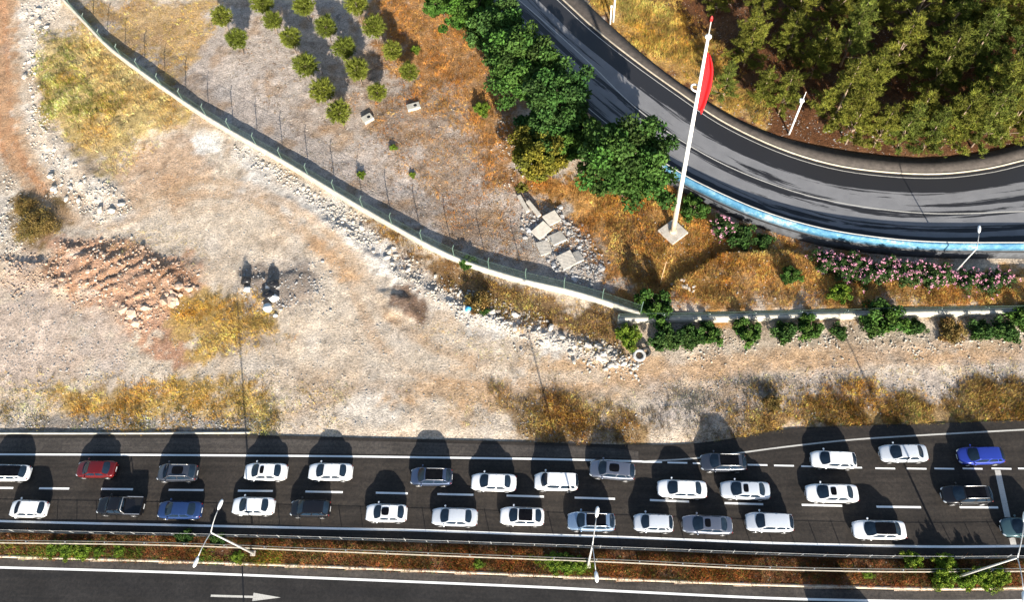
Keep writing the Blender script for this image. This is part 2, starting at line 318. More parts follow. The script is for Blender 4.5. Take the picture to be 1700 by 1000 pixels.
def hz_raw(X, Y):
    d = sdist(RAMPPOLY, X, Y); wd = np.where(X > WALLX0-1, 0.35, 2.5+0*X); up = sstep(-wd*0.4-0.05, wd*0.6-0.05, d-np.where(X > WALLX0-1, 0.25, 0))
    z = RZ*up+fbm(X*0.12, Y*0.12, 3, 3)*0.22+fbm(X*0.7, Y*0.7, 5, 4)*0.10
    for p, h, s in PILES:
        k = sstep(-s*0.6, s, sdist(p, X, Y)+fbm(X*0.6, Y*0.6, 9, 3)*0.7); z = z+k*h*(0.75+0.5*fbm(X*0.9, Y*0.9, 11, 3))
    rk = sstep(-0.5, 1.5, sdist(PILES[0][0], X, Y)); z = z+rk*0.28*np.abs(np.sin((Y*0.82-X*0.50)*1.9+fbm(X*0.35, Y*0.35, 13, 3)*2.6))*(0.6+0.4*fbm(X*0.5, Y*0.5, 15, 2))
    z = z+0.8*sstep(0.0, 0.35, sdist(BANK, X, Y))*sstep(-0.2, 5.0, sdist(BANK, X, Y)+4.6)
    rd = sdist(RAMPROAD, X, Y); hd = np.maximum(sdist(HWPOLY, X, Y), sdist(SOUTHPOLY, X, Y)); md = sdist(MEDPOLY, X, Y)
    z = z*(1-sstep(-1.2, 0.0, hd))+(-0.09)*sstep(-1.2, 0.0, hd)
    z = np.where(md > 0, 0.10+0.05*fbm(X*1.1, Y*1.1, 8, 2)*sstep(0.1, 0.6, md), z)
    k = np.where(X > WALLX0-1, sstep(-0.35, 0.0, rd), sstep(-1.2, 0.0, rd)); return z*(1-k)+(RZ-0.09)*k
def axis(lo, hi, st, far):
    c = np.arange(lo, hi+st, st); o = [st*1.5]
    while sum(o) < far: o.append(o[-1]*1.35)
    a = np.cumsum(o); return np.concatenate([(lo-a)[::-1], c, c[-1]+a])
GX, GY = axis(-92, 70, 0.25, 500), axis(2, 104, 0.25, 500)
gx, gy = np.meshgrid(GX, GY); GZ = hz_raw(gx, gy)
def hz(x, y):
    x = np.asarray(x, float); y = np.asarray(y, float)
    i = np.clip(np.searchsorted(GX, x)-1, 0, len(GX)-2); j = np.clip(np.searchsorted(GY, y)-1, 0, len(GY)-2)
    u = (x-GX[i])/(GX[i+1]-GX[i]); v = (y-GY[j])/(GY[j+1]-GY[j])
    return (GZ[j, i]*(1-u)+GZ[j, i+1]*u)*(1-v)+(GZ[j+1, i]*(1-u)+GZ[j+1, i+1]*u)*v
def gp(px, py):                                            # photo pixel -> point on the terrain
    z = 0.0
    for _ in range(6): p = unp(px, py, z); z = float(hz(p[0], p[1]))
    return np.array([p[0], p[1], z])
def scatter(pts, n, rng=RNG, soft=0.0):                              # n random ground points in a pixel polygon (spread evenly over the ground)
    P = poly_w(pts, 0.0); lo, hi = P.min(0), P.max(0); out = np.zeros((0, 2))
    while len(out) < n:
        q = rng.uniform(lo-soft, hi+soft, (n*3, 2)); q = q[sdist(P, q[:, 0], q[:, 1])+soft*(1.6*fbm(q[:, 0]*.3, q[:, 1]*.3, 77, 4)+rng.normal(0, .35, len(q))) > 0]; out = np.vstack([out, q])
    out = out[:n]; return np.column_stack([out, hz(out[:, 0], out[:, 1])])

# soil colours, zone by zone
SAND = (0.62, 0.515, 0.405)
ZONES = [
    ([(110, 0), (790, 0), (860, 120), (960, 330), (1050, 520), (960, 490), (740, 423), (470, 268), (200, 92)], (0.42, 0.36, 0.315), 1.0, 1.0),
    ([(110, 0), (360, 0), (350, 60), (290, 130), (215, 92)], (0.42, 0.29, 0.15), 1.5, 2.0),
    ([(620, -20), (800, -20), (850, 150), (870, 330), (800, 300), (740, 190), (650, 120)], (0.36, 0.19, 0.075), 2.0, 2.5),
    ([(600, 130), (760, 170), (850, 330), (900, 420), (760, 400), (680, 300), (640, 210)], (0.35, 0.27, 0.21), 2.0, 3.0),
    ([(0, -30), (28, -30), (32, 150), (42, 240), (90, 320), (60, 370), (10, 290), (-20, 220), (-30, 0)], (0.46, 0.25, 0.135), 0.8, 1.0),
    ([(35, -30), (100, -30), (80, 50), (62, 150), (92, 240), (160, 290), (225, 350), (160, 380), (95, 325), (45, 230)], (0.60, 0.53, 0.45), 0.8, 1.5),
    ([(75, 60), (130, 45), (190, 95), (300, 168), (325, 205), (240, 235), (190, 290), (130, 255), (85, 190), (62, 130)], (0.42, 0.31, 0.13), 1.2, 1.5),
    ([(200, 250), (300, 215), (345, 260), (300, 340), (210, 330)], (0.50, 0.36, 0.25), 1.5, 1.5),
    ([(0, 260), (30, 300), (60, 380), (0, 400), (-30, 300)], (0.48, 0.43, 0.37), 1.0, 1.5),
    ([(20, 330), (80, 320), (115, 370), (70, 420), (30, 390)], (0.22, 0.15, 0.07), 0.8, 1.2),
    ([(90, 390), (210, 398), (330, 440), (335, 482), (245, 550), (170, 522), (105, 500), (55, 455)], (0.46, 0.27, 0.17), 0.8, 1.0),
    ([(195, 535), (260, 560), (310, 555), (300, 600), (240, 598)], (0.40, 0.23, 0.15), 1.2, 2.2),
    ([(-20, 430), (70, 440), (110, 510), (200, 560), (215, 620), (-20, 650)], (0.49, 0.395, 0.325), 1.5, 2.5),
    ([(300, 500), (440, 480), (470, 555), (330, 582)], (0.42, 0.28, 0.10), 1.2, 1.5),
    ([(390, 445), (530, 440), (540, 500), (460, 530), (400, 505)], (0.30, 0.25, 0.21), 0.8, 1.2),
    ([(100, 640), (420, 640), (440, 705), (120, 705)], (0.45, 0.30, 0.11), 1.0, 1.5),
    ([(-30, 692), (440, 695), (440, 722), (-30, 724)], (0.28, 0.25, 0.22), 0.5, 0.7),
    ([(380, 200), (470, 285), (600, 370), (720, 440), (800, 490), (940, 560), (1050, 605), (1060, 630), (900, 590), (760, 545), (640, 470), (540, 390), (400, 300)], (0.56, 0.52, 0.47), 0.8, 1.3),
    ([(520, 400), (580, 430), (620, 480), (560, 470)], (0.52, 0.34, 0.20), 1.0, 1.0),
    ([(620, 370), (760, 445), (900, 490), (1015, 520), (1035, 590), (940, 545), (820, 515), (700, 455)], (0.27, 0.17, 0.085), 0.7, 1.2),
    ([(630, 482), (690, 488), (700, 525), (640, 530)], (0.22, 0.15, 0.11), 0.6, 1.0),
    ([(330, 215), (372, 220), (368, 255), (335, 248)], (0.68, 0.65, 0.60), 0.7, 0.9),
    ([(590, 640), (670, 640), (660, 700), (560, 700)], (0.60, 0.53, 0.45), 0.8, 0.6),
    ([(660, 650), (760, 610), (1000, 600), (1300, 570), (1730, 568), (1730, 606), (1300, 618), (1000, 650), (760, 690)], (0.52, 0.36, 0.225), 0.8, 1.2),
    ([(1090, 545), (1730, 535), (1730, 572), (1100, 590)], (0.45, 0.38, 0.30), 0.6, 1.0),
    ([(1080, 650), (1400, 615), (1730, 610), (1730, 668), (1290, 700), (1100, 705)], (0.46, 0.39, 0.33), 1.0, 1.5),
    ([(820, 645), (960, 650), (1060, 690), (1060, 735), (860, 730)], (0.33, 0.22, 0.11), 1.0, 1.5),
    ([(1210, 690), (1300, 672), (1730, 650), (1730, 698), (1310, 715), (1215, 730)], (0.33, 0.21, 0.085), 0.8, 1.2),
    ([(860, 300), (1000, 290), (1100, 265), (1200, 365), (1360, 415), (1730, 465), (1730, 515), (1062, 518), (1000, 470), (940, 380)], (0.41, 0.225, 0.075), 0.8, 1.5),
    ([(840, 340), (940, 345), (1005, 450), (985, 485), (860, 430)], (0.40, 0.36, 0.32), 0.8, 1.0),
    ([(1040, 310), (1080, 320), (1090, 470), (1050, 480), (1020, 400)], (0.24, 0.14, 0.06), 1.0, 1.0),
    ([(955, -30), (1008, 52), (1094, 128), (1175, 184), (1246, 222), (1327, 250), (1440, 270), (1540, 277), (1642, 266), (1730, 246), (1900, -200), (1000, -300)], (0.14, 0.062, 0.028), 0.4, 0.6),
    ([(985, 5), (1060, 0), (1150, 30), (1200, 120), (1260, 200), (1180, 168), (1100, 112), (1030, 55)], (0.46, 0.28, 0.085), 0.8, 1.5),
]
ZONES = [(p, tuple(np.array(c)*(1.12 if c[0] > 0.38 else 1.0)*np.array([1.04, 1.03, 1.02] if c[2] > 0.18 else [1, 1, 1])), s_, a_) for p, c, s_, a_ in ZONES]
C = np.tile(np.array(SAND), (gx.size, 1)).reshape(gx.shape+(3,))
wob = fbm(gx*0.35, gy*0.35, 21, 4); wob2 = fbm(gx*1.3, gy*1.3, 31, 3)
for pts, c, soft, amp in ZONES:
    zz = RZ if (pts[0][0] > 950 and pts[0][1] < 20) else 0.0
    k = sstep(-soft, soft, sdist(poly_w(pts, zz), gx, gy)+wob*amp*2.6+wob2*amp*1.3)[..., None]; C = C*(1-k)+np.array(c)*k
k = sstep(-0.2, 0.2, sdist(MEDPOLY, gx, gy))[..., None]; C = C*(1-k)+np.array((0.16, 0.075, 0.035))*k
patch = sstep(0.05, 0.5, fbm(gx*0.22, gy*0.22, 41, 4))[..., None]; C = C*(1-0.28*patch*np.array([0.6, 0.8, 1.0]))
patch = sstep(0.1, 0.45, fbm(gx*0.5, gy*0.5, 51, 4))[..., None]; C = C*(1+0.22*patch)
TRACKS = [([(-10, -20), (5, 150), (20, 260), (80, 340), (180, 375), (300, 330), (420, 330), (540, 420), (590, 480), (620, 560), (700, 620), (900, 640), (1100, 628), (1400, 600), (1720, 592)], (0.50, 0.33, 0.20)), ([(20, -20), (25, 150), (45, 250), (110, 320), (200, 350), (330, 300), (460, 330), (570, 410), (640, 520), (760, 590), (950, 612), (1150, 600), (1400, 580), (1720, 574)], (0.50, 0.34, 0.21)),
          ([(480, 690), (620, 640), (760, 655), (900, 660), (1100, 650), (1300, 640)], (0.46, 0.33, 0.22)), ([(300, 620), (500, 600), (640, 600), (800, 625), (1000, 625)], (0.60, 0.51, 0.41))]
for pts, c in TRACKS:
    P = smooth_line(poly_w(pts), 90); d = np.full(gx.shape, 1e9)
    for a, b in zip(P[:-1], P[1:]):
        e = b-a; t = np.clip(((gx-a[0])*e[0]+(gy-a[1])*e[1])/(e@e), 0, 1); d = np.minimum(d, np.hypot(gx-a[0]-t*e[0], gy-a[1]-t*e[1]))
    k = (sstep(1.1, 0.25, d+wob2*0.5)*sstep(-0.5, 0.2, wob+0.25)*0.6)[..., None]; C = C*(1-k)+np.array(c)*k
lit = (sstep(0.02, 0.45, fbm(gx*0.42, gy*0.42, 91, 5))*0.55)[..., None]; slope = sstep(-1, 1, sdist(poly_w(ZONES[0][0]), gx, gy))[..., None]
C = C*(1-lit*(0.35+0.65*slope))+np.array((0.40, 0.245, 0.125))*lit*(0.35+0.65*slope); gr = (sstep(0.1, 0.5, fbm(gx*0.3, gy*0.3, 95, 5))*0.2)[..., None]; C = C*(1-gr)+C.mean(-1, keepdims=True)*np.array((1.0, 0.97, 0.95))*gr
sp = fbm(gx*2.1, gy*2.1, 71, 2); C = C*(1+0.20*sp[..., None]); sp = sstep(0.42, 0.6, fbm(gx*0.8, gy*0.8, 81, 4))[..., None]; C = C*(1-sp*0.4)
nx_, ny_ = len(GX), len(GY)
ii = (np.arange(ny_-1)[:, None]*nx_+np.arange(nx_-1)[None]).ravel()
ground = arrmesh('ground', np.column_stack([gx.ravel(), gy.ravel(), GZ.ravel()]), np.column_stack([ii, ii+1, ii+1+nx_, ii+nx_]), M['ground'], C=np.clip(C.reshape(-1, 3), 0.01, 0.9), smooth=True)
kind(ground, 'structure')

# ------------------------------------------------------------------ highway
NIN = offset(NEDGE, -0.02)
highway = kind(strip('highway', NEDGE, MEDN, 0.0, M['road'], nc=6), 'structure')
south_road = kind(strip('south_carriageway', MEDS, SEDGE, 0.0, M['newroad'], nc=6), 'structure')
strip('shoulder', offset(MEDS, -0.1), offset(SLINE, 0.1), 0.004, M['shoulder'], south_road)
hs = poly_w([(0, 728), (415, 729), (840, 739), (1000, 744), (1060, 750)]); hs2 = poly_w([(0, 751), (415, 752), (840, 758), (1000, 761), (1060, 763)])
strip('shoulder', smooth_line(extend(hs, EXT, 0), 80), smooth_line(extend(hs2, EXT, 0), 80), 0.004, M['shoulder'], highway)
def line(name, P, wd, z, mat, parent): return strip(name, offset(P, wd/2), offset(P, -wd/2), z, mat, parent)
line('edge_line', smooth_line(extend(poly_w(NLINE), EXT, 0), 80), 0.20, 0.009, M['white'], highway)
line('edge_line', smooth_line(extend(poly_w([(1066, 767), (1150, 762), (1240, 751), (1300, 743), (1400, 732), (1500, 725), (1700, 714)]), 0, EXT), 60), 0.16, 0.013, M['oldwhite'], highway)
line('edge_line', BLINE, 0.22, 0.009, M['white'], highway)
line('edge_line', SLINE, 0.21, 0.009, M['white'], south_road)
for a, b in [((-40, 810.5), (22, 811)), ((65, 811.5), (115, 812)), ((168, 812.5), (221, 813)), ((280, 814), (338, 814.5)), ((395, 815.5), (453, 816)), ((507, 816.8), (569, 818)), ((624, 818.8), (677, 820)), ((726, 821), (786, 822.3)), ((841, 823.5), (903, 825.3)), ((954, 827), (1021, 829)), ((1079, 831), (1144, 833.5)), ((1203, 836), (1267, 838)), ((1331, 839), (1398, 840.5)), ((1455, 842), (1529, 843)), ((1593, 843), (1657, 843.3)), ((1715, 843), (1780, 843))]:
    line('lane_dash', resample(poly_w([a, b]), 4), 0.20, 0.009, M['white'], highway)
for x in [1066, 1108, 1150, 1196, 1241, 1285, 1330, 1398, 1453, 1505, 1551, 1598, 1646, 1690, 1738]:
    y = 767.5+(x-1066)*0.0275 if x < 1500 else 778.5; line('lane_dash', resample(poly_w([(x, y), (x+33, y+0.6)]), 3), 0.16, 0.016, M['white'], highway)
A, B = poly_w([(1656, 781), (1683, 907)]); line('stop_line', resample(np.array([A, B]), 10), 0.55, 0.0055, M['oldwhite'], highway)
# arrow on the south carriageway
a0, a1, a2 = unp(350, 990)[:2], unp(420, 992)[:2], unp(466, 993)[:2]; dv = (a2-a0)/np.linalg.norm(a2-a0); nv = np.array([-dv[1], dv[0]])
pts = [a0+nv*0.1, a1+nv*0.1, a1+nv*0.38, a2, a1-nv*0.38, a1-nv*0.1, a0-nv*0.1]
bm = bmesh.new(); bm.faces.new([bm.verts.new((p[0], p[1], 0.009)) for p in pts[::-1]]); obj('direction_arrow', bm, M['oldwhite'], south_road)
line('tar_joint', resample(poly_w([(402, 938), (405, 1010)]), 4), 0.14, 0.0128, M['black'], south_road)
# kerbs
def kerb(name, P, wd, z0, z1, mat, label, step=None):
    o = wall_strip(name, offset(P, wd/2), offset(P, -wd/2), z0, z1, mat); return tag(o, label, 'kerb')
seg = smooth_line(extend(poly_w([(0, 722.5), (200, 722.5), (415, 721.5)]), EXT, 0), 60)
kerb('kerb', offset(seg, 0.16), 0.20, -0.1, 0.14, M['concrete'], 'thin white concrete kerb between dry verge and upper road edge')
kerb('kerb', offset(MEDS, 0.14), 0.26, -0.1, 0.15, M['kerb'], 'pale kerb along the near side of the planted median')
kerb('kerb', offset(MEDN, -0.12), 0.12, -0.1, 0.36, M['railtan'], 'low dark-faced kerb between queueing traffic lane and median planting')

# ------------------------------------------------------------------ ramp road, pavement, parapet
ramp = kind(strip('ramp_road', R_S, R_N, RZ, M['wet'], nc=8), 'structure')
line('centre_line', R_C, 0.13, RZ+0.006, M['oldwhite'], ramp)
line('edge_line', offset(R_N, -0.6), 0.09, RZ+0.006, M['oldwhite'], ramp)
line('edge_line', offset(R_S, 0.55), 0.10, RZ+0.006, M['oldwhite'], ramp)
pavement = kind(wall_strip('pavement', offset(R_N, 0.11), R_P, RZ-0.3, RZ+0.13, M['pave']), 'structure')
tag(wall_strip('kerb', offset(R_N, 0.10), offset(R_N, -0.08), RZ-0.1, RZ+0.15, M['kerb']), 'pale kerb curving between ramp road and brown pavement', 'kerb')
ws = smooth_line(extend(poly_w([(1088, 270), (1095, 274), (1150, 307), (1250, 353), (1350, 384), (1450, 401), (1550, 409), (1700, 410)], RZ), 0, 60), 90)
pw = empty('parapet_wall', (0, 0, 0)); tag(pw, 'faded blue painted parapet on dark stone base along the ramp bend', 'wall')
wall_strip('stone_base', offset(ws, -0.08), offset(ws, -0.62), -0.4, RZ+0.05, M['darkstone'], pw)
wall_strip('painted_parapet', offset(ws, -0.12), offset(ws, -0.52), RZ+0.052, RZ+1.15, M['blue'], pw)
wall_strip('ledge', offset(ws, -0.525), offset(ws, -0.72), RZ-0.06, RZ+0.045, M['black'], pw)
wall_strip('coping', offset(ws, -0.07), offset(ws, -0.20), RZ+1.152, RZ+1.20, M['oldwhite'], pw)

# ------------------------------------------------------------------ rendered walls with green fences
def fence_wall(pts, h, th, label, hf, nm, spacing=4.4, lean=0.0):
    P = smooth_line(poly_w(pts), 160); n = int(length(P)/spacing); root = empty('fence_wall', (0, 0, 0)); tag(root, label, 'wall')
    z = hz(P[:, 0], P[:, 1]); z = np.convolve(np.pad(z, 12, mode='edge'), np.ones(25)/25, 'valid')
    wall_strip('wall_base', offset(P, th/2), offset(P, -th/2), z-0.6, z+h, M['cream'], root)
    wall_strip('coping', offset(P, th/2+0.05), offset(P, -th/2-0.05), z+h+0.002, z+h+0.07, M['concrete'], root)
    Q = resample(np.column_stack([P, z+h+0.07]), n+1)
    for i in range(n+1):
        d = Q[min(i+1, n)]-Q[max(i-1, 0)]; d[2] = 0; d /= np.linalg.norm(d); out = np.array([-d[1], d[0], 0])*lean
        bm = bmesh.new(); p = Q[i]; tube(bm, [p, p+[0, 0, hf], p+[0, 0, hf]+out*0.35+[0, 0, 0.3]], 0.05, 6); obj('post', bm, M['greenpost'], root)
    for i in range(n):
        V, F = [], []; a, b = Q[i], Q[i+1]; L = np.linalg.norm(b-a); d = (b-a)/L; nn = np.array([-d[1], d[0], 0])
        def bar(p, q, r):
            k = len(V); up = (q-p)/np.linalg.norm(q-p); s = np.cross(up, nn); s /= np.linalg.norm(s)
            for e in (p, q):
                for c in (s*r, nn*r*0.7, -s*r): V.append(e+c)
            for j in range(3): F.append((k+j, k+(j+1) % 3, k+3+(j+1) % 3, k+3+j))
        m = int(L/0.11)
        for j in range(1, m): p = a+d*L*j/m; bar(p, p+[0, 0, hf-0.05], 0.009)
        for t in np.linspace(0.05, hf-0.06, 9): bar(a+[0, 0, t], b+[0, 0, t], 0.008)
        arrmesh('wire_panel', np.array(V), np.array(F), M['greenfence'], root)
        bm = bmesh.new(); tube(bm, [a+[0, 0, hf], b+[0, 0, hf]], 0.012, 5); obj('top_rail', bm, M['greenpost'], root)
    return root
fence_wall(FENCE1, 1.0, 0.34, 'long cream wall with green mesh fence crossing the waste ground diagonally', 1.75, 'a', lean=1)
fence_wall(FENCE2, 0.85, 0.55, 'straight cream wall with green posts below the oleander bank', 1.1, 'b', 4.6, lean=-1)

# ------------------------------------------------------------------ median guard rail and post fence
def rail_thing(P, label, spacing, name):
    root = empty(name, (0, 0, 0)); tag(root, label, 'guard rail'); n = int(length(P)/spacing); Q = resample(P, n+1)
    lim = (Q[:, 0] > -66) & (Q[:, 0] < 48); return root, Q, [i for i in range(n+1) if lim[i]]
root, Q, idx = rail_thing(RAIL, 'pale tan double steel guard rail running through the planted median', 4.0, 'guard_rail')
seg = RAIL[(RAIL[:, 0] > -68) & (RAIL[:, 0] < 52)]; seg = resample(seg, 60)
for s in (1, -1):
    prof = [(0.10, 0.44), (0.17, 0.50), (0.12, 0.56), (0.12, 0.60), (0.17, 0.66), (0.10, 0.74), (0.08, 0.74), (0.08, 0.44)]
    V = np.vstack([np.column_stack([offset(seg, s*a), np.full(len(seg), b+0.1)]) for a, b in prof]); n = len(seg); F = []
    for k in range(len(prof)):
        k2 = (k+1) % len(prof)
        for i in range(n-1): F.append((k*n+i, k*n+i+1, k2*n+i+1, k2*n+i))
    arrmesh('beam', V, np.array(F), M['railtan'], root)
for i in idx:
    bm = bmesh.new(); box(bm, (Q[i][0], Q[i][1], 0.4), (0.10, 0.13, 0.84)); obj('post', bm, M['galv'], root)
root, Q, idx = rail_thing(offset(MEDN, -0.12), 'thin post and wire barrier on the kerb beside queueing traffic', 2.1, 'wire_barrier')
seg = resample(offset(MEDN, -0.12)[(MEDN[:, 0] > -68) & (MEDN[:, 0] < 52)], 60)
for i in idx:
    dx, dy = RNG.normal(0, 0.05, 2); bm = bmesh.new(); tube(bm, [(Q[i][0], Q[i][1], 0.25), (Q[i][0]+dx, Q[i][1]+dy, 1.28)], 0.035, 6); obj('post', bm, M['galv'], root)
for z in (1.22,):
    bm = bmesh.new(); tube(bm, [(p[0], p[1], z) for p in seg], 0.016, 5); obj('cable', bm, M['galv'], root)

# ------------------------------------------------------------------ street lamps
def lamp_head(bm, p, d, L=0.95, wd=0.36):
    d = Vector(d).normalized(); s = d.cross(Vector((0, 0, 1))).normalized(); u = s.cross(d); p = Vector(p); st = [(0, 0.10, 0.06), (0.2, 0.42, 0.10), (0.55, 0.5, 0.11), (0.85, 0.42, 0.08), (1.0, 0.16, 0.04)]; rings = []
    for t, ww, hh in st: rings.append([bm.verts.new(p+d*L*t+s*ww*wd*2*math.cos(a)*0.5+u*hh*math.sin(a)) for a in [2*math.pi*k/8 for k in range(8)]])
    for a, b in zip(rings[:-1], rings[1:]):
        for k in range(8): bm.faces.new((a[k], a[(k+1) % 8], b[(k+1) % 8], b[k]))
    bm.faces.new(rings[0][::-1]); bm.faces.new(rings[-1])
def street_lamp(base, H, arms, label, group=None, r0=0.12):
    root = empty('street_lamp', tuple(base)); tag(root, label, 'street lamp', group)
    bm = bmesh.new(); box(bm, (0, 0, 0.1), (0.5, 0.5, 0.3), bev=0.03); obj('base', bm, M['slab'], root)
    bm = bmesh.new(); tube(bm, [(0, 0, 0), (0, 0, H*0.35), (0, 0, H)], [r0, r0*0.85, r0*0.5], 10); obj('pole', bm, M['galv'], root, True)
    for (ax, ay, up) in arms:
        L = math.hypot(ax, ay); pts = [(ax*t, ay*t, H-0.05+up*(1-(1-t)**2)) for t in (0, 0.15, 0.4, 0.7, 1.0)]
        bm = bmesh.new(); tube(bm, pts, [0.06, 0.05, 0.045, 0.04, 0.04], 8); a = obj('arm', bm, M['galv'], root, True)
        bm = bmesh.new(); lamp_head(bm, pts[-1], (ax/L, ay/L, 0.08)); obj('lamp_head', bm, M['glasslamp'], a, True)
    return root
LAMPH = 10.8
def lamp_px(b, heads, label, H=LAMPH):
    g = gp(*b); arms = []
    for hpx in heads:
        e = unp(hpx[0], hpx[1], g[2]+H+0.6)-g; arms.append((e[0], e[1], 0.6))
    return street_lamp(g, H, arms, label, 'twin-arm lamps in the median')
lamp_px((421, 920), [(361.5, 847), (329, 924)], 'twin-arm street lamp in the median near the blue car, leaning left in view')
lamp_px((976, 940), [(990, 860), (989, 948)], 'twin-arm street lamp in the median whose head hangs over the blue-grey SUV')
g = gp(1589.4, 958.6); street_lamp(g, LAMPH, [(1.0, 2.7, 0.6), (-0.6, -2.6, 0.6)], 'twin-arm street lamp at the right end of the median', 'twin-arm lamps in the median')
g = gp(1577, 461); e = unp(1627, 385, g[2]+6.9)-g; street_lamp(g, 6.3, [(e[0], e[1], 0.4)], 'single-arm street lamp rising from the oleanders over the ramp road', r0=0.10)
g = gp(1309.7, 223); root = empty('lamp_post', tuple(g)); tag(root, 'white lamp post at the pavement edge in front of the pines', 'lamp post')
bm = bmesh.new(); tube(bm, [(0, 0, -0.2), (0, 0, 6.0)], [0.13, 0.10], 10); obj('pole', bm, M['whitepole'], root, True)
bm = bmesh.new(); box(bm, (-0.1, 0, 6.05), (0.5, 0.4, 0.35), bev=0.06); obj('lamp_box', bm, M['glasslamp'], root)
bm = bmesh.new(); tube(bm, [(0, 0, 6.2), (0, 0, 7.5)], [0.05, 0.03], 6); obj('antenna', bm, M['whitepole'], root, True)
for (px, py), H, r, lab in [((1018, 36), 7.0, 0.14, 'thick white post beside the pavement at the top edge'), ((1013, 40), 3.0, 0.10, 'shorter white post just left of the thick white post')]:
    g = gp(px, py); root = empty('white_post', tuple(g)); tag(root, lab, 'post')
    bm = bmesh.new(); tube(bm, [(0, 0, -0.3), (0, 0, H)], [r, r*0.85], 10); obj('pole', bm, M['whitepole'], root, True)
    bm = bmesh.new(); box(bm, (0, 0, H+0.06), (r*3, r*3, 0.14), bev=0.03); obj('cap', bm, M['whitepole'], root)
g = gp(1095, 475); root = empty('wooden_pole', tuple(g)); tag(root, 'thin bare wooden pole standing beside the round green bush', 'pole')
bm = bmesh.new(); tube(bm, [(0, 0, -0.3), (0.05, 0.1, 2.7), (0.15, 0.15, 5.3)], [0.07, 0.06, 0.04], 7); obj('shaft', bm, M['wood'], root, True)
bm = bmesh.new(); tube(bm, [(-0.25, 0, 5.1), (0.5, 0.1, 5.15)], 0.025, 6); obj('crossbar', bm, M['wood'], root, True)

# ------------------------------------------------------------------ flagpole
g = gp(1117, 386); FH = 30.0; root = empty('flagpole', tuple(g)); tag(root, 'tall white flagpole with beige foot on a square concrete pad', 'flagpole')
bm = bmesh.new(); box(bm, (0, 0, 0.06), (2.5, 2.5, 0.42), Matrix.Rotation(math.radians(38), 3, 'Z'), 0.04); obj('pad', bm, M['slab'], root)
lean = np.array([-0.9, 0.5])/FH
def fp(z): return (lean[0]*z, lean[1]*z, z)
bm = bmesh.new(); tube(bm, [fp(0.2), fp(0.5)], [0.5, 0.42], 14); obj('foot_flange', bm, M['beige'], root, True)
bm = bmesh.new(); tube(bm, [fp(0.3), fp(5.2)], [0.30, 0.275], 14); obj('lower_shaft', bm, M['beige'], root, True)
bm = bmesh.new(); tube(bm, [fp(5.21), fp(14), fp(FH)], [0.272, 0.22, 0.12], 14); obj('shaft', bm, M['whitepole'], root, True)
bm = bmesh.new(); bmesh.ops.create_uvsphere(bm, u_segments=12, v_segments=8, radius=0.3); bmesh.ops.scale(bm, vec=(1, 1, 0.6), verts=bm.verts); obj('truck', bm, M['whitepole'], root, True, fp(FH))
bm = bmesh.new(); tube(bm, [fp(FH), fp(FH+1.7)], 0.05, 6); rod = obj('beacon_rod', bm, M['galv'], root)
bm = bmesh.new(); tube(bm, [fp(FH+1.7), fp(FH+2.0), fp(FH+2.2)], [0.13, 0.13, 0.04], 8); obj('beacon', bm, M['redlamp'], rod)
def pole_z(py): return min(np.arange(0, FH, 0.1), key=lambda z: abs(proj(g+np.array(fp(z)))[1]-py))
zc = pole_z(150); bm = bmesh.new()
tube(bm, [(fp(zc)[0]-0.28+0.42*math.cos(a), fp(zc)[1]+0.1+0.42*math.sin(a), zc+0.35*math.sin(a*0.5)) for a in np.linspace(0, 2*math.pi, 17)], 0.09, 6); obj('halyard_ring', bm, M['whitepole'], root, True)
zt = pole_z(86); zb_ = pole_z(178); V, F = [], []; nu, nvv = 15, 26                                      # limp flag in folds
for j in range(nvv):
    t = j/(nvv-1); z = zt*(1-t)+zb_*t; wd = (0.35+1.15*math.sin(min(1, t*1.9)*math.pi/2)) if t < 0.62 else 1.45-1.1*(t-0.62)/0.38*0.55
    x0, y0, _ = fp(z)
    for i in range(nu):
        u = i/(nu-1); V.append((x0+0.16+u*wd*0.72+0.04*math.sin(t*9), y0-0.05+0.30*math.sin(u*13+t*2.2)*(0.25+u), z-0.8*u*(0.3+t)))
for j in range(nvv-1):
    for i in range(nu-1): F.append((j*nu+i, j*nu+i+1, (j+1)*nu+i+1, (j+1)*nu+i))
fl = arrmesh('flag', np.array(V)+g, np.array(F), M['red'], smooth=True); tag(fl, 'limp red flag hanging in folds from the tall white pole', 'flag')
sm = fl.modifiers.new('thick', 'SOLIDIFY'); sm.thickness = 0.012

# ------------------------------------------------------------------ vegetation builders
def quads(P, size, rng, aspect=0.6, up=0.0):                  # random leaf quads
    n = len(P); a = rng.normal(size=(n, 3)); a[:, 2] += up; a /= np.linalg.norm(a, axis=1)[:, None]
    b = np.cross(a, rng.normal(size=(n, 3))); b /= np.linalg.norm(b, axis=1)[:, None]+1e-9
    s = size*rng.uniform(0.6, 1.3, (n, 1)); c = np.cross(a, b)
    bend = c*s*0.18
    V = np.stack([P-a*s, P+b*s*aspect+bend, P+a*s, P-b*s*aspect+bend], 1).reshape(-1, 3); F = np.arange(n*4).reshape(n, 4); return V, F
def tris(P, D, L, wd, rng):                                  # needle / blade triangles from P along D
    n = len(P); b = np.cross(D, rng.normal(size=(n, 3))); b /= np.linalg.norm(b, axis=1)[:, None]+1e-9
    V = np.stack([P-b*wd, P+b*wd, P+D*L], 1).reshape(-1, 3); return V, np.arange(n*3).reshape(n, 3)
def unit(rng, n): v = rng.normal(size=(n, 3)); return v/np.linalg.norm(v, axis=1)[:, None]
def tint(base, n, rep, rng, v=0.22, hue=0.1):
    k = rng.uniform(1-v, 1+v, (n, 1)); h = 1+rng.uniform(-hue, hue, (n, 3)); return np.repeat(np.clip(np.array(base)*k*h, 0.003, 0.9), rep, 0)
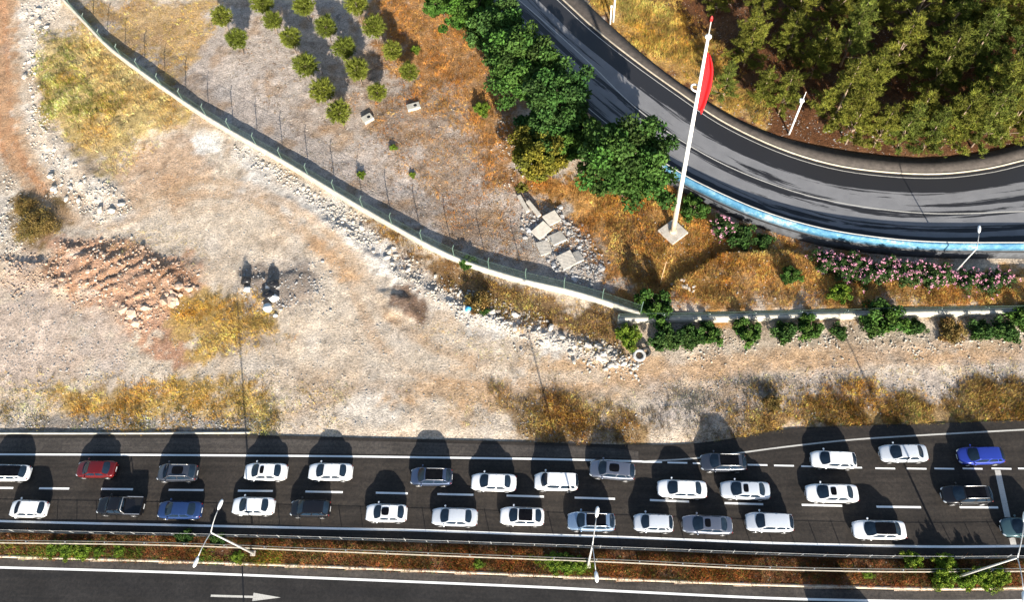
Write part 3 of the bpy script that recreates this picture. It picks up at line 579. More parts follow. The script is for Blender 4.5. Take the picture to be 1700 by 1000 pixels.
class Proto:                                                 # meshes of one plant, used for many copies
    def __init__(s, name, parts): s.name = name; s.parts = parts
    def place(s, loc, rz, sc_, label, cat, group=None):
        o = empty(s.name, tuple(loc), rz); o.scale = (sc_ if hasattr(sc_, '__len__') else (sc_,)*3); tag(o, label, cat, group)
        for nm, me in s.parts: c = bpy.data.objects.new(nm, me); col.objects.link(c); c.parent = o
        return o
def take(o): me = o.data; bpy.data.objects.remove(o); return me
def branchy(bm, H, r, limbs, rng):
    tube(bm, [(0, 0, -0.3), (rng.normal(0, .04)*H*.3, rng.normal(0, .04)*H*.3, H*0.5), (0, 0, H)], [r, r*0.75, r*0.25], 8)
    for p in limbs: q = Vector(p); tube(bm, [(0, 0, q.z*0.55), q*0.55+Vector((0, 0, q.z*0.30)), q], [r*0.45, r*0.3, r*0.08], 5, False)
def pine_proto(seed, H, R, name='pine_tree', base=(0.108, 0.114, 0.017), dens=1.0, z0=0.14):
    rng = np.random.default_rng(seed); T, Cc, limbs = [], [], []; n = int(11*dens)
    for i in range(n):
        t = z0+(1-z0)*(i+rng.uniform(0, .6))/n; rr = R*(1-t)**0.62*1.05+0.25; nb = 5 if t < 0.85 else 4; a0 = rng.uniform(0, 6.3)
        for k in range(nb):
            a = a0+k*6.283/nb+rng.normal(0, .35); L = rr*rng.uniform(0.55, 1.2); rise = rng.uniform(0.05, 0.45)*L
            d = np.array([math.cos(a), math.sin(a), 0]); tip = d*L+[0, 0, t*H+rise]
            if L > R*0.5 and rng.random() < 0.18: limbs.append(tip*[0.8, 0.8, 1])
            m = max(3, int(L*4.6)); shade = rng.uniform(0.6, 1.55)
            for s in np.linspace(0.42, 1.0, m):
                for _ in range(2): T.append(d*L*s+[0, 0, t*H+rise*s*s]+rng.normal(0, 0.17, 3)*(0.4+s)*[1.2, 1.2, .7]); Cc.append(shade)
    T = np.array(T); Cc = np.array(Cc); k = 15; P = np.repeat(T, k, 0); D = unit(rng, len(P)); D[:, 2] = D[:, 2]*0.8+0.35
    V, F = tris(P+D*0.05, D, rng.uniform(0.28, 0.52, (len(P), 1)), 0.05, rng)
    C = np.array(base)*np.repeat(Cc, k)[:, None]*rng.uniform(0.75, 1.3, (len(P), 1))*(1+rng.uniform(-.1, .1, (len(P), 3)))
    cr = take(arrmesh('crown', V, F, M['leaf'], C=np.repeat(C*1.08, 3, 0))); bm = bmesh.new(); branchy(bm, H*0.97, 0.012*H+0.03, limbs, rng); tr = take(obj('trunk', bm, M['palebark'], smooth=True))
    return Proto(name, [('trunk', tr), ('crown', cr)])
def young_proto(seed):
    rng = np.random.default_rng(seed); n = 420; u = unit(rng, n); u[:, 2] = u[:, 2]*1.0; rad = rng.uniform(0.1, 1.0, (n, 1))**0.5
    ctr = u*rad*np.array([1.25, 1.25, 1.15])*(1+0.12*np.sin(u[:, :1]*7+seed)); ctr[:, 2] += 2.75; k = 16; P = np.repeat(ctr, k, 0); D = np.repeat(u, k, 0)*0.7+unit(rng, n*k)*0.75; D[:, 2] += 0.25
    V, F = tris(P, D, rng.uniform(0.22, 0.42, (len(P), 1)), 0.04, rng); c = np.array((0.135, 0.16, 0.024))*np.repeat(rng.uniform(0.6, 1.35, n), k)[:, None]*rng.uniform(0.75, 1.3, (len(P), 1))
    cr = take(arrmesh('crown', V, F, M['leaf'], C=np.repeat(c, 3, 0))); bm = bmesh.new(); branchy(bm, 3.4, 0.06, [tuple(v) for v in ctr[:10]*[0.7, 0.7, 1]], rng); tr = take(obj('trunk', bm, M['palebark'], smooth=True))
    return Proto('young_pine', [('trunk', tr), ('crown', cr)])
def broad_proto(seed, H, R, name='broadleaf_tree', base=(0.052, 0.108, 0.020), nc=75, leaves=150, ls=0.16, zc=0.58, flat=0.75, trunk=True, flowers=None):
    rng = np.random.default_rng(seed); u = unit(rng, nc); rad = rng.uniform(0.15, 1.0, (nc, 1))**0.45; lob = 1+0.22*np.sin(3*np.arctan2(u[:, 1:2], u[:, :1])+seed)+0.15*rng.normal(size=(nc, 1))
    ctr = u*rad*lob*np.array([R, R, R*flat])+[0, 0, H*zc]; ctr[:, 2] = np.maximum(ctr[:, 2], 0.15*R); cs = rng.uniform(0.16, 0.30, nc)*R*(1.25 if H < 2.5 else 1.0); sh = rng.uniform(0.62, 1.38, nc)
    P = np.repeat(ctr, leaves, 0)+unit(rng, nc*leaves)*(rng.uniform(0, 1, (nc*leaves, 1))**0.4)*np.repeat(cs, leaves)[:, None]*[1, 1, 0.7]
    V, F = quads(P, ls, rng, 0.6, 0.5); hue = np.repeat(1+rng.uniform(-.15, .15, (nc, 3))*[1, .5, .6], leaves, 0)
    c = np.array(base)*np.repeat(sh, leaves)[:, None]*rng.uniform(0.7, 1.35, (len(P), 1))*hue; parts = []
    if trunk is not None: bm = bmesh.new(); branchy(bm, H*0.8, 0.022*H+0.03, [tuple(v) for v in ctr[::max(1, nc//14)]], rng); parts.append(('trunk' if H > 2.5 else 'stem', take(obj('trunk', bm, M['bark'], smooth=True))))
    parts.append(('crown' if H > 2.5 else 'foliage', take(arrmesh('crown', V, F, M['leaf'], C=np.repeat(np.clip(c, .003, .9), 4, 0)))))
    if flowers:
        pf = ctr[rng.integers(0, nc, flowers)]; pf = pf+(pf-[0, 0, H*0.3])/(np.linalg.norm(pf-[0, 0, H*0.3], axis=1)[:, None]+1e-6)*0.35*R+rng.normal(0, 0.10, pf.shape)
        pf = np.repeat(pf, 7, 0)+rng.normal(0, 0.07, (flowers*7, 3)); V, F = quads(pf, 0.07, rng, 0.8); parts.append(('blossom', take(arrmesh('blossom', V, F, M['pink']))))
    return Proto(name, parts)
ORD = ['first', 'second', 'third', 'fourth', 'fifth', 'sixth', 'seventh', 'eighth', 'ninth', 'tenth', 'eleventh', 'twelfth', 'thirteenth', 'fourteenth', 'fifteenth']
rr = random.Random(3)

# young pines on the slope: crown centres in photo pixels, in slanting files
YP = [young_proto(s) for s in (1, 2, 3, 4)]
files = [('leftmost file', [(368, 27), (393, 64)]), ('second file from the left', [(435, 5), (452, 34), (482, 63), (507, 108), (535, 150), (562, 187)]),
         ('third file from the left', [(504, 8), (541, 44), (571, 80), (593, 114), (626, 153)]), ('rightmost file', [(592, 6), (620, 44), (651, 84), (679, 119)])]
for fn, pts in files:
    for i, (px, py) in enumerate(pts):
        top = unp(px, py, 2.9); z = float(hz(top[0], top[1])); top = unp(px, py, z+2.75); s = rr.uniform(0.95, 1.18)*(0.85 if px > 600 and py > 70 else 1.0)
        top = unp(px, py, z+2.75*s)
        YP[(i+len(fn)) % 4].place((top[0], top[1], z), rr.uniform(0, 6), s, 'young round pine, %s from the top in the %s' % (ORD[i], fn), 'pine tree', 'young pines planted in files')
# pine wood beyond the ramp road
PP = [pine_proto(11, 12.5, 3.5), pine_proto(12, 14.0, 3.8), pine_proto(13, 11.5, 3.4), pine_proto(14, 12.5, 3.2, base=(0.092, 0.112, 0.020)), pine_proto(15, 10.0, 3.3)]
rows = [('front rank along the pavement', [(1200, 165, .55), (1292, 190, .7), (1375, 217, .85), (1425, 180, .8), (1505, 225, .75), (1562, 245, 1.0), (1610, 215, .9), (1660, 215, .8)]), ('row right at the kerb', [(1262, 172, .6), (1405, 238, .62), (1450, 244, .7), (1488, 248, .6), (1530, 252, .65), (1612, 244, .8), (1655, 238, .75), (1698, 226, .8)]),
        ('second rank of the wood', [(1235, 110, .75), (1300, 100, .75), (1345, 130, .9), (1395, 110, .95), (1470, 130, .9), (1535, 160, .95), (1590, 130, .85), (1640, 150, .9), (1695, 165, 1.0)]),
        ('third rank of the wood', [(1190, 20, .6), (1260, 30, .8), (1320, 45, .9), (1375, 40, .9), (1430, 55, 1.0), (1500, 60, 1.0), (1560, 70, .9), (1620, 75, 1.0), (1685, 80, .95)]),
        ('top rank at the picture edge', [(1160, -30, .7), (1225, -45, .8), (1290, -35, .9), (1350, -40, .9), (1410, -30, 1.0), (1480, -25, .9), (1545, -20, 1.0), (1610, -15, .95), (1675, -10, 1.0), (1745, 20, 1.0), (1760, 120, 1.0)])]
for fn, pts in rows:
    for i, (px, py, s) in enumerate(pts):
        g = gp(px, py); PP[rr.randrange(5)].place(g, rr.uniform(0, 6), s*rr.uniform(0.88, 1.06), 'tall green pine, %s from the left in the %s' % (ORD[i], fn), 'pine tree', 'pines beyond the ramp road')
# broadleaf trees between the slope and the ramp road
BT = [broad_proto(21, 8.0, 3.3, nc=130, leaves=190), broad_proto(22, 7.5, 3.0, nc=120, leaves=190, base=(0.044, 0.098, 0.022)), broad_proto(23, 6.0, 2.6, nc=100, leaves=180, base=(0.056, 0.122, 0.018)), broad_proto(24, 6.5, 2.7, nc=100, leaves=180, base=(0.115, 0.115, 0.015), ls=0.14)]
for (px, py, v, s, lab) in [(1035, 325, 0, 1.5, 'largest broad green tree beside the blue parapet'), (893, 297, 3, 1.2, 'yellow-green tree left of the largest broad tree'), (925, 225, 1, 1.4, 'dark green tree behind the yellow-green tree'),
        (965, 262, 2, 1.2, 'dark tree between the yellow-green tree and the largest tree'), (872, 165, 0, 1.35, 'broad dark green tree in the middle of the roadside tree row'), (832, 95, 1, 1.2, 'green tree overhanging the left edge of the ramp road'), (790, 62, 2, 1.15, 'bright green tree near the top end of the roadside row'), (738, 28, 2, .95, 'topmost bright green tree of the roadside row'), (770, 8, 1, 1.1, 'green tree cut by the top picture edge beside the ramp road'), (905, 262, 1, 1.0, 'dark shrubby tree under the middle of the roadside row')]:
    BT[v].place(gp(px, py), rr.uniform(0, 6), s, lab, 'tree', 'roadside broadleaf trees')
# bushes
BU = [broad_proto(31, 1.5, 1.15, 'green_bush', (0.050, 0.108, 0.018), 60, 75, 0.11, 0.5, 0.7), broad_proto(32, 1.3, 1.1, 'dark_bush', (0.040, 0.082, 0.018), 60, 75, 0.11, 0.5, 0.6), broad_proto(33, 1.2, 1.1, 'yellow_green_bush', (0.12, 0.185, 0.02), 60, 75, 0.10, 0.5, 0.6),
      broad_proto(34, 1.8, 1.35, 'oleander_bush', (0.045, 0.085, 0.022), 60, 75, 0.11, 0.5, 0.75, flowers=75), broad_proto(36, 1.5, 2.4, 'dry_bush', (0.20, 0.14, 0.045), 110, 80, 0.07, 0.35, 0.35), broad_proto(35, 1.1, 1.2, 'dry_bush', (0.18, 0.12, 0.04), 60, 75, 0.09, 0.45, 0.5)]
for (px, py, v, s, lab, cat) in [(1086, 515, 0, 1.5, 'round bright green bush growing over the end of the long wall', 'bush'), (1042, 562, 2, 1.1, 'small yellow-green bush at the foot of the wall corner', 'bush'), (1105, 567, 1, 1.5, 'leftmost dark bush at the foot of the straight wall', 'bush'), (1138, 566, 1, 1.3, 'second dark bush at the foot of the straight wall', 'bush'),
        (1172, 560, 0, 1.1, 'low green bush right of two dark bushes below the wall', 'bush'), (1240, 556, 0, 1.15, 'green bush below the straight wall, between two gaps', 'bush'), (1300, 556, 1, 1.2, 'dark green bush below the wall left of centre', 'bush'), (1342, 550, 0, 1.1, 'green bush below the wall next to the big wall-top bush', 'bush'), (1390, 554, 1, .8, 'tiny bush below the wall beside the big wall-top bush', 'bush'),
        (1455, 537, 0, 1.7, 'big green bush hanging over the straight wall', 'bush'), (1515, 547, 1, .9, 'small dark bush right of the big wall-top bush', 'bush'), (1697, 535, 0, 1.3, 'green bush at the right picture edge by the wall', 'bush'), (1575, 552, 5, 1.1, 'dry brown bush below the right part of the wall', 'bush'), (1625, 554, 1, 1.15, 'dark bush below the wall near the right edge', 'bush'), (1662, 554, 1, 1.15, 'last dark bush below the wall before the edge bush', 'bush'),
        (1150, 355, 0, 1.15, 'green bush right of the flagpole foot', 'bush'), (1228, 400, 1, 1.4, 'dark green bush below the blue parapet', 'bush'), (1265, 405, 1, .9, 'dark bush right of the parapet-foot bush', 'bush'), (1310, 462, 0, .9, 'lone green bush on the rusty grass bank', 'bush'), (1392, 490, 2, 1.0, 'yellow-green bush left of the big wall-top bush', 'bush'),
        (1197, 385, 3, .95, 'pink-flowered oleander right of the flagpole', 'oleander'), (65, 378, 4, 1.0, 'large dry brown bush at the left picture edge', 'bush'), (42, 345, 4, .6, 'smaller dry bush behind the large brown bush', 'bush'), (778, 440, 0, .8, 'green creeper bush straddling the long wall', 'bush'), (1280, 672, 5, .8, 'small dry bush alone in the verge', 'bush'),
        (800, 185, 2, .8, 'yellow-green sapling at the edge of the roadside trees', 'bush'), (795, 505, 5, 1.1, 'brown bush just below the long wall', 'bush'), (805, 520, 1, .45, 'small green plant under the brown wall bush', 'bush'), (600, 292, 2, .42, 'little green plant alone on the grey slope', 'bush'), (685, 292, 2, .35, 'tiny green plant right of the lone slope plant', 'bush'), (653, 247, 2, .35, 'tiny green plant below the concrete blocks', 'bush'), (690, 85, 2, .5, 'small light plant right of the young pines', 'bush')]:
    BU[v].place(gp(px, py), rr.uniform(0, 6), s*rr.uniform(.92, 1.08), lab, cat)
for i, (px, py, s) in enumerate([(1365, 440, .9), (1390, 452, 1.0), (1417, 452, 1.05), (1440, 462, 1.0), (1465, 455, .95), (1490, 462, 1.0), (1515, 458, .9), (1540, 466, .95), (1562, 465, .85), (1600, 470, .9), (1632, 474, .9), (1655, 470, .85)]):
    BU[3].place(gp(px, py), rr.uniform(0, 6), s, 'pink-flowered oleander, %s from the left in the row under the parapet' % ORD[i], 'oleander', 'oleanders under the parapet')
for i, (px, py, s) in enumerate([(90, 912, .8), (115, 914, .9), (140, 917, .85), (165, 918, .55), (200, 915, .6), (310, 893, .85), (365, 898, .8), (395, 927, .6), (920, 935, .95), (945, 938, 1.0), (965, 940, .8), (795, 938, .5), (1440, 955, .5), (1560, 962, 1.0), (1600, 963, 1.0), (1630, 963, 1.05), (1655, 960, .9), (1512, 932, .9), (1565, 935, .95)]):
    BU[2 if py > 903 else 1].place(gp(px, py), rr.uniform(0, 6), (s*0.85, s*0.8, s*(0.5 if py > 903 and px < 1500 else 0.9)), 'leafy green shrub in the planted median, %s from the left' % (ORD+['sixteenth', 'seventeenth', 'eighteenth', 'nineteenth'])[i], 'shrub', 'shrubs in the median')

# grass, weeds and ground cover
def tufts(name, zones, label, seed, mat='grass'):
    rng = np.random.default_rng(seed); VV, CC = [], []
    for pts, n, colr, h, blades in zones:
        n = int(n*1.5); P = scatter(pts, n, rng, 2.0 if name == 'dry_grass' else 0.0); clump = fbm(P[:, 0]*0.45, P[:, 1]*0.45, seed, 4); keep = clump > rng.uniform(-0.55, 0.40, n); P = P[keep]
        ok = (sdist(HWPOLY, P[:, 0], P[:, 1]) < 0) & (sdist(SOUTHPOLY, P[:, 0], P[:, 1]) < 0.0) & (sdist(RAMPROAD, P[:, 0], P[:, 1]) < 0); P = P[ok]; m = len(P)
        B = np.repeat(P, blades, 0)+rng.normal(0, 0.10, (m*blades, 3))*[1, 1, 0]; D = unit(rng, m*blades)*0.75; D[:, 2] = np.abs(D[:, 2])+0.45
        V, _ = tris(B-[0, 0, 0.04], D, h*0.8*np.repeat(rng.uniform(0.4, 1.4, m), blades)[:, None], 0.022, rng)
        pt = fbm(P[:, 0]*0.9, P[:, 1]*0.9, seed+9, 3); pt2 = fbm(P[:, 0]*0.35, P[:, 1]*0.35, seed+19, 3)
        c = np.array(colr)*np.repeat(np.clip(np.exp(pt*1.1)[:, None]*(1+pt2[:, None]*np.array([0.15, 0.45, 0.9])), 0.3, 2.2)*rng.uniform(0.55, 1.35, (m, 1)), blades, 0)*(1+rng.uniform(-.15, .15, (m*blades, 3))); VV.append(V); CC.append(np.repeat(c, 3, 0))
    V = np.vstack(VV); o = arrmesh(name, V, np.arange(len(V)).reshape(-1, 3), M[mat], C=np.clip(np.vstack(CC), 0.004, 0.9)); return kind(o, 'stuff', label)
GOLD, RUST, STRAW, OLIVE, BRN, GRN = (0.62, 0.40, 0.11), (0.52, 0.26, 0.075), (0.66, 0.50, 0.23), (0.30, 0.30, 0.06), (0.26, 0.15, 0.06), (0.11, 0.19, 0.03)
tufts('dry_grass', [
    ([(75, 60), (130, 45), (190, 95), (300, 168), (325, 205), (240, 235), (190, 290), (130, 255), (85, 190), (62, 130)], 5200, STRAW, 0.45, 6), ([(75, 60), (120, 60), (150, 150), (200, 180), (130, 230), (85, 190), (62, 130)], 2200, OLIVE, 0.45, 6),
    ([(300, 500), (440, 480), (470, 555), (330, 582)], 1500, GOLD, 0.45, 6), ([(100, 645), (420, 645), (440, 712), (120, 705)], 2600, GOLD, 0.42, 6), ([(0, 640), (150, 640), (150, 705), (0, 705)], 700, STRAW, 0.35, 5), ([(430, 640), (560, 650), (560, 715), (430, 715)], 500, STRAW, 0.35, 5),
    ([(110, 0), (360, 0), (350, 60), (290, 130), (215, 92)], 1800, GOLD, 0.35, 5), ([(620, -20), (800, -20), (850, 150), (870, 330), (800, 300), (740, 190), (650, 120)], 6000, RUST, 0.45, 6), ([(380, 0), (640, 0), (860, 330), (1000, 480), (740, 420), (460, 250)], 2600, BRN, 0.30, 5),
    ([(560, 150), (760, 170), (850, 330), (900, 420), (760, 400), (680, 300)], 2600, RUST, 0.32, 5), ([(860, 300), (1000, 290), (1100, 265), (1200, 365), (1360, 415), (1730, 465), (1730, 515), (1062, 518), (1000, 470), (940, 350)], 9500, RUST, 0.50, 6), ([(950, 300), (1100, 290), (1200, 380), (1360, 440), (1700, 490), (1700, 512), (1080, 510)], 5000, GOLD, 0.50, 6),
    ([(985, 5), (1060, 0), (1150, 30), (1200, 120), (1260, 200), (1180, 168), (1100, 112), (1030, 55)], 4800, GOLD, 0.55, 6), ([(985, 5), (1060, 0), (1200, 120), (1260, 200), (1180, 168), (1100, 112)], 1500, OLIVE, 0.5, 6), ([(1100, 0), (1700, 0), (1700, 220), (1540, 255), (1330, 230), (1200, 160)], 5000, (0.25, 0.10, 0.035), 0.35, 5),
    ([(620, 370), (760, 445), (900, 490), (1015, 520), (1035, 590), (940, 545), (820, 515), (700, 455)], 2600, BRN, 0.45, 6), ([(620, 370), (760, 445), (900, 490), (1015, 520), (1035, 590), (820, 515)], 1400, GOLD, 0.40, 6),
    ([(820, 645), (960, 650), (1060, 690), (1060, 735), (860, 730)], 1700, BRN, 0.5, 6), ([(820, 645), (960, 650), (1060, 690), (1060, 735), (860, 730)], 1000, GOLD, 0.5, 6), ([(1060, 660), (1300, 650), (1220, 735), (1060, 738)], 1500, (0.24, 0.19, 0.13), 0.40, 6),
    ([(1210, 690), (1300, 672), (1730, 650), (1730, 698), (1310, 715), (1215, 730)], 3600, BRN, 0.55, 6), ([(1210, 680), (1300, 660), (1730, 640), (1730, 690), (1310, 712), (1215, 730)], 3000, GOLD, 0.5, 6), ([(1300, 690), (1700, 670), (1700, 698), (1310, 712)], 900, GRN, 0.4, 6),
    ([(660, 660), (1100, 640), (1700, 600), (1700, 650), (1200, 690), (760, 715)], 1500, STRAW, 0.28, 5), ([(0, 690), (440, 690), (440, 722), (0, 722)], 700, (0.10, 0.11, 0.04), 0.4, 6), ([(840, 300), (900, 300), (980, 440), (900, 430)], 700, RUST, 0.35, 6),
    ([(700, 540), (1000, 590), (1050, 640), (800, 610)], 600, STRAW, 0.25, 5), ([(150, 360), (330, 400), (330, 440), (200, 400)], 250, STRAW, 0.25, 5),
    ([(20, 240), (400, 260), (640, 470), (1000, 600), (1700, 580), (1700, 680), (0, 700), (0, 480)], 3200, (0.30, 0.22, 0.13), 0.16, 5), ([(20, 240), (400, 260), (640, 470), (1000, 600), (1700, 580), (1700, 680), (0, 700), (0, 480)], 900, (0.13, 0.12, 0.06), 0.2, 6), ([(330, 60), (620, 100), (860, 340), (980, 470), (740, 415), (480, 260)], 2200, (0.20, 0.15, 0.07), 0.2, 6)], 'dry golden and rusty grass over the waste ground', 5)
m_ = [(0, 883), (540, 895), (1040, 912), (1410, 925), (1700, 926), (1700, 978), (1410, 976), (1040, 964), (540, 943), (0, 926)]
tufts('ground_cover', [(m_, 9500, (0.34, 0.13, 0.05), 0.38, 7), (m_, 4800, (0.17, 0.13, 0.045), 0.40, 7), (m_, 2200, (0.09, 0.15, 0.02), 0.36, 7), ([(0, 905), (240, 912), (240, 930), (0, 926)], 900, (0.15, 0.24, 0.025), 0.38, 7), ([(330, 912), (470, 918), (470, 940), (330, 935)], 500, (0.15, 0.24, 0.025), 0.38, 7), ([(880, 925), (985, 935), (985, 955), (900, 945)], 500, (0.20, 0.33, 0.025), 0.4, 7), ([(1540, 948), (1670, 948), (1670, 968), (1540, 970)], 600, (0.20, 0.33, 0.025), 0.4, 7)], 'red-brown and green ground cover filling the median', 6)

# ------------------------------------------------------------------ stones
def rock_mesh(seed, mat, flat=0.6):
    rng = random.Random(seed); bm = bmesh.new(); bmesh.ops.create_icosphere(bm, subdivisions=1, radius=0.5)
    cut = [(Vector((rng.gauss(0, 1), rng.gauss(0, 1), rng.gauss(0, 1))).normalized(), rng.uniform(0.26, 0.42)) for _ in range(6)]
    for v in bm.verts:
        for n, d in cut:
            e = v.co.dot(n)
            if e > d: v.co -= n*(e-d)
        v.co *= rng.uniform(0.9, 1.1)
    bmesh.ops.scale(bm, vec=(1.15, 0.9, flat), verts=bm.verts); return take(obj('rock', bm, mat))
RK = {k: [rock_mesh(s+i*10, M[k], 0.55+0.1*(s % 3)) for s in range(5)] for i, k in enumerate(('rockpale', 'rockred', 'rockgrey'))}
def rocks(pts, n, smin, smax, k, label, group):
    for p in scatter(pts, n):
        o = bpy.data.objects.new('rock', rr.choice(RK[k])); col.objects.link(o); s = smin+(smax-smin)*rr.random()**2.2
        o.scale = (s*rr.uniform(.8, 1.25), s, s*rr.uniform(.7, 1.1)); o.rotation_euler = (rr.uniform(-.3, .3), rr.uniform(-.3, .3), rr.uniform(0, 6.3)); o.location = (p[0], p[1], p[2]+0.10*s); tag(o, label, 'rock', group)
def gravel(name, zones, label, seed):
    rng = np.random.default_rng(seed); src = {}
    for k, ms in RK.items():
        src[k] = []
        for me in ms:
            v = np.zeros(len(me.vertices)*3); me.vertices.foreach_get('co', v); f = np.zeros(len(me.polygons)*3, int); me.polygons.foreach_get('vertices', f); src[k].append((v.reshape(-1, 3), f.reshape(-1, 3)))
    VV, FF, MI = [], [], []; base = 0; mats = ['rockpale', 'rockred', 'rockgrey']
    for pts, n, smin, smax, k in zones:
        P = scatter(pts, n, rng, 1.3); P = P[fbm(P[:, 0]*0.6, P[:, 1]*0.6, seed+3, 3) > rng.uniform(-0.8, 0.5, n)]
        P = P[(sdist(HWPOLY, P[:, 0], P[:, 1]) < 0.3) & (sdist(RAMPROAD, P[:, 0], P[:, 1]) < -0.2)]
        for p in P:
            v, f = src[k][rng.integers(5)]; s = smin+(smax-smin)*rng.random()**2.5; a = rng.uniform(0, 6.28); ca, sa = math.cos(a), math.sin(a)
            q = v*[s*rng.uniform(.8, 1.3), s, s]; q = np.column_stack([q[:, 0]*ca-q[:, 1]*sa, q[:, 0]*sa+q[:, 1]*ca, q[:, 2]])+p+[0, 0, 0.1*s]; VV.append(q); FF.append(f+base); MI.append(np.full(len(f), mats.index(k))); base += len(v)
    return kind(arrmesh(name, np.vstack(VV), np.vstack(FF), [M[k] for k in mats], matidx=np.concatenate(MI)), 'stuff', label)
STRIP3 = [(400, 250), (470, 300), (560, 375), (660, 450), (760, 520), (880, 565), (1050, 622), (1060, 600), (940, 555), (800, 500), (700, 445), (600, 375), (480, 290)]
PILE2 = [(95, 395), (210, 402), (325, 445), (325, 482), (240, 552), (170, 520), (110, 500), (60, 455)]
EDGE2 = [(100, 410), (140, 440), (190, 500), (230, 550), (250, 530), (330, 480), (320, 450), (260, 510), (215, 520), (170, 480), (120, 420)]
LEFT = [(38, 0), (100, 0), (70, 60), (60, 150), (95, 250), (160, 300), (220, 350), (150, 370), (90, 320), (45, 230)]
SLABP = [(860, 335), (935, 345), (1005, 450), (985, 482), (930, 460), (865, 390)]
gravel('rubble', [(STRIP3, 2600, .12, .45, 'rockpale'), (STRIP3, 900, .12, .4, 'rockgrey'), (PILE2, 1500, .10, .38, 'rockred'), (PILE2, 300, .12, .4, 'rockpale'), (LEFT, 2000, .10, .42, 'rockpale'), ([(0, 260), (35, 300), (60, 400), (0, 430)], 500, .12, .4, 'rockpale'), (SLABP, 1500, .12, .5, 'rockgrey'), (SLABP, 500, .1, .4, 'rockpale'),
    ([(0, 420), (100, 430), (130, 500), (0, 480)], 800, .1, .4, 'rockred'), ([(0, 480), (120, 500), (220, 570), (200, 640), (0, 650)], 700, .08, .28, 'rockgrey'), ([(1090, 548), (1700, 545), (1700, 580), (1100, 590)], 1700, .08, .32, 'rockpale'), ([(1080, 640), (1700, 600), (1700, 670), (1250, 700), (1080, 700)], 1600, .08, .25, 'rockgrey'), ([(0, 695), (440, 695), (440, 720), (0, 720)], 1300, .08, .3, 'rockgrey'),
    ([(395, 445), (530, 445), (540, 500), (460, 525), (400, 500)], 500, .1, .4, 'rockgrey'), ([(1010, 570), (1080, 580), (1070, 640), (940, 600)], 350, .1, .4, 'rockpale'), ([(380, 20), (640, 30), (850, 330), (960, 480), (740, 420), (470, 260)], 2200, .06, .22, 'rockpale'), ([(820, 190), (860, 200), (890, 330), (850, 330)], 350, .1, .4, 'rockpale'),
    ([(100, 560), (700, 540), (1050, 640), (700, 720), (100, 650)], 1800, .05, .22, 'rockpale'), ([(0, 480), (700, 540), (1050, 640), (700, 715), (0, 690)], 1500, .06, .22, 'rockgrey'), ([(100, 280), (330, 260), (600, 430), (560, 540), (340, 470)], 900, .06, .22, 'rockgrey'), ([(1080, 570), (1700, 560), (1700, 620), (1080, 650)], 1200, .05, .2, 'rockred'), ([(200, 250), (560, 380), (620, 560), (340, 500), (150, 350)], 900, .05, .2, 'rockpale'), ([(830, 655), (1060, 690), (1060, 735), (860, 730)], 700, .07, .25, 'rockgrey'), ([(1060, 350), (1350, 430), (1350, 500), (1080, 500)], 350, .08, .3, 'rockpale'), ([(1180, 190), (1330, 236), (1440, 255), (1540, 262), (1540, 240), (1330, 215)], 500, .07, .3, 'rockgrey')], 'loose stones and rubble scattered over the waste ground', 61)
rocks(STRIP3, 75, .5, 1.1, 'rockpale', 'pale limestone rock in the rubble strip below the long wall', 'rocks in the rubble strip')
rocks(EDGE2, 45, .5, 1.5, 'rockred', 'reddish rock along the lower rim of the red rubble heap', 'rocks on the rim of the red heap')
rocks(PILE2, 40, .45, .9, 'rockred', 'reddish rock on the slope of the red rubble heap', 'rocks on the red heap')
rocks(LEFT, 50, .45, 1.2, 'rockpale', 'pale rock in the stony strip beside the red track', 'rocks beside the red track')
rocks(SLABP, 40, .45, .95, 'rockgrey', 'grey rock in the heap around the broken concrete slabs', 'rocks around the broken slabs')
rocks([(945, 555), (1080, 600), (1060, 640), (940, 610)], 14, .5, 1.0, 'rockpale', 'pale rock beside the discarded tyre below the wall corner', 'rocks by the tyre')
rocks([(1110, 460), (1165, 470), (1155, 505), (1115, 495)], 8, .4, .9, 'rockpale', 'pale rock on the rusty grass right of the wooden pole', 'rocks on the rusty grass')

# ------------------------------------------------------------------ slabs, blocks, rubbish
def slab(px, py, sx, sy, h, rot, label, name='concrete_slab', cat='slab', hole=False, tilt=(0, 0), mat='slab'):
    g = gp(px, py); bm = bmesh.new(); R3 = Matrix.Rotation(rot, 3, 'Z') @ Matrix.Rotation(tilt[0], 3, 'X') @ Matrix.Rotation(tilt[1], 3, 'Y')
    if hole:
        box(bm, (0, 0, 0), (sx, sy, h), R3, 0.03); o = obj(name, bm, M[mat], loc=(g[0], g[1], g[2]+h/2-0.02)); bm = bmesh.new()
        for r0, r1, z0, z1 in ((0.24, 0.24, h/2-0.08, h/2+0.004),): tube(bm, [R3 @ Vector((0.15*sx, 0, z0)), R3 @ Vector((0.15*sx, 0, z1))], [r0, r1], 10)
        obj('opening', bm, M['black'], o)
    else: box(bm, (0, 0, 0), (sx, sy, h), R3, 0.03); o = obj(name, bm, M[mat], loc=(g[0], g[1], g[2]+h/2+0.12))
    return tag(o, label, cat)
for a in [(916, 365, 1.75, 1.55, .30, .55, 'square concrete slab nearest the trees in the slab heap', (.10, .05)), (899, 385, 2.0, 1.5, .30, .75, 'square concrete slab on the left of the slab heap', (.12, -.06)), (925, 398, 1.8, 1.5, .30, .5, 'square concrete slab in the middle of the slab heap', (-.08, .08)), (905, 413, 1.75, 1.8, .28, .35, 'square concrete slab at the lower left of the slab heap', (.05, .12)), (941, 434, 1.8, 1.9, .30, .45, 'broken concrete slab at the lower end of the slab heap', (.08, -.1)), (958, 429, 1.1, 1.5, .28, .42, 'small slab piece right of the lowest broken slab', (-.1, .05))]:
    slab(*a[:7], tilt=a[7])
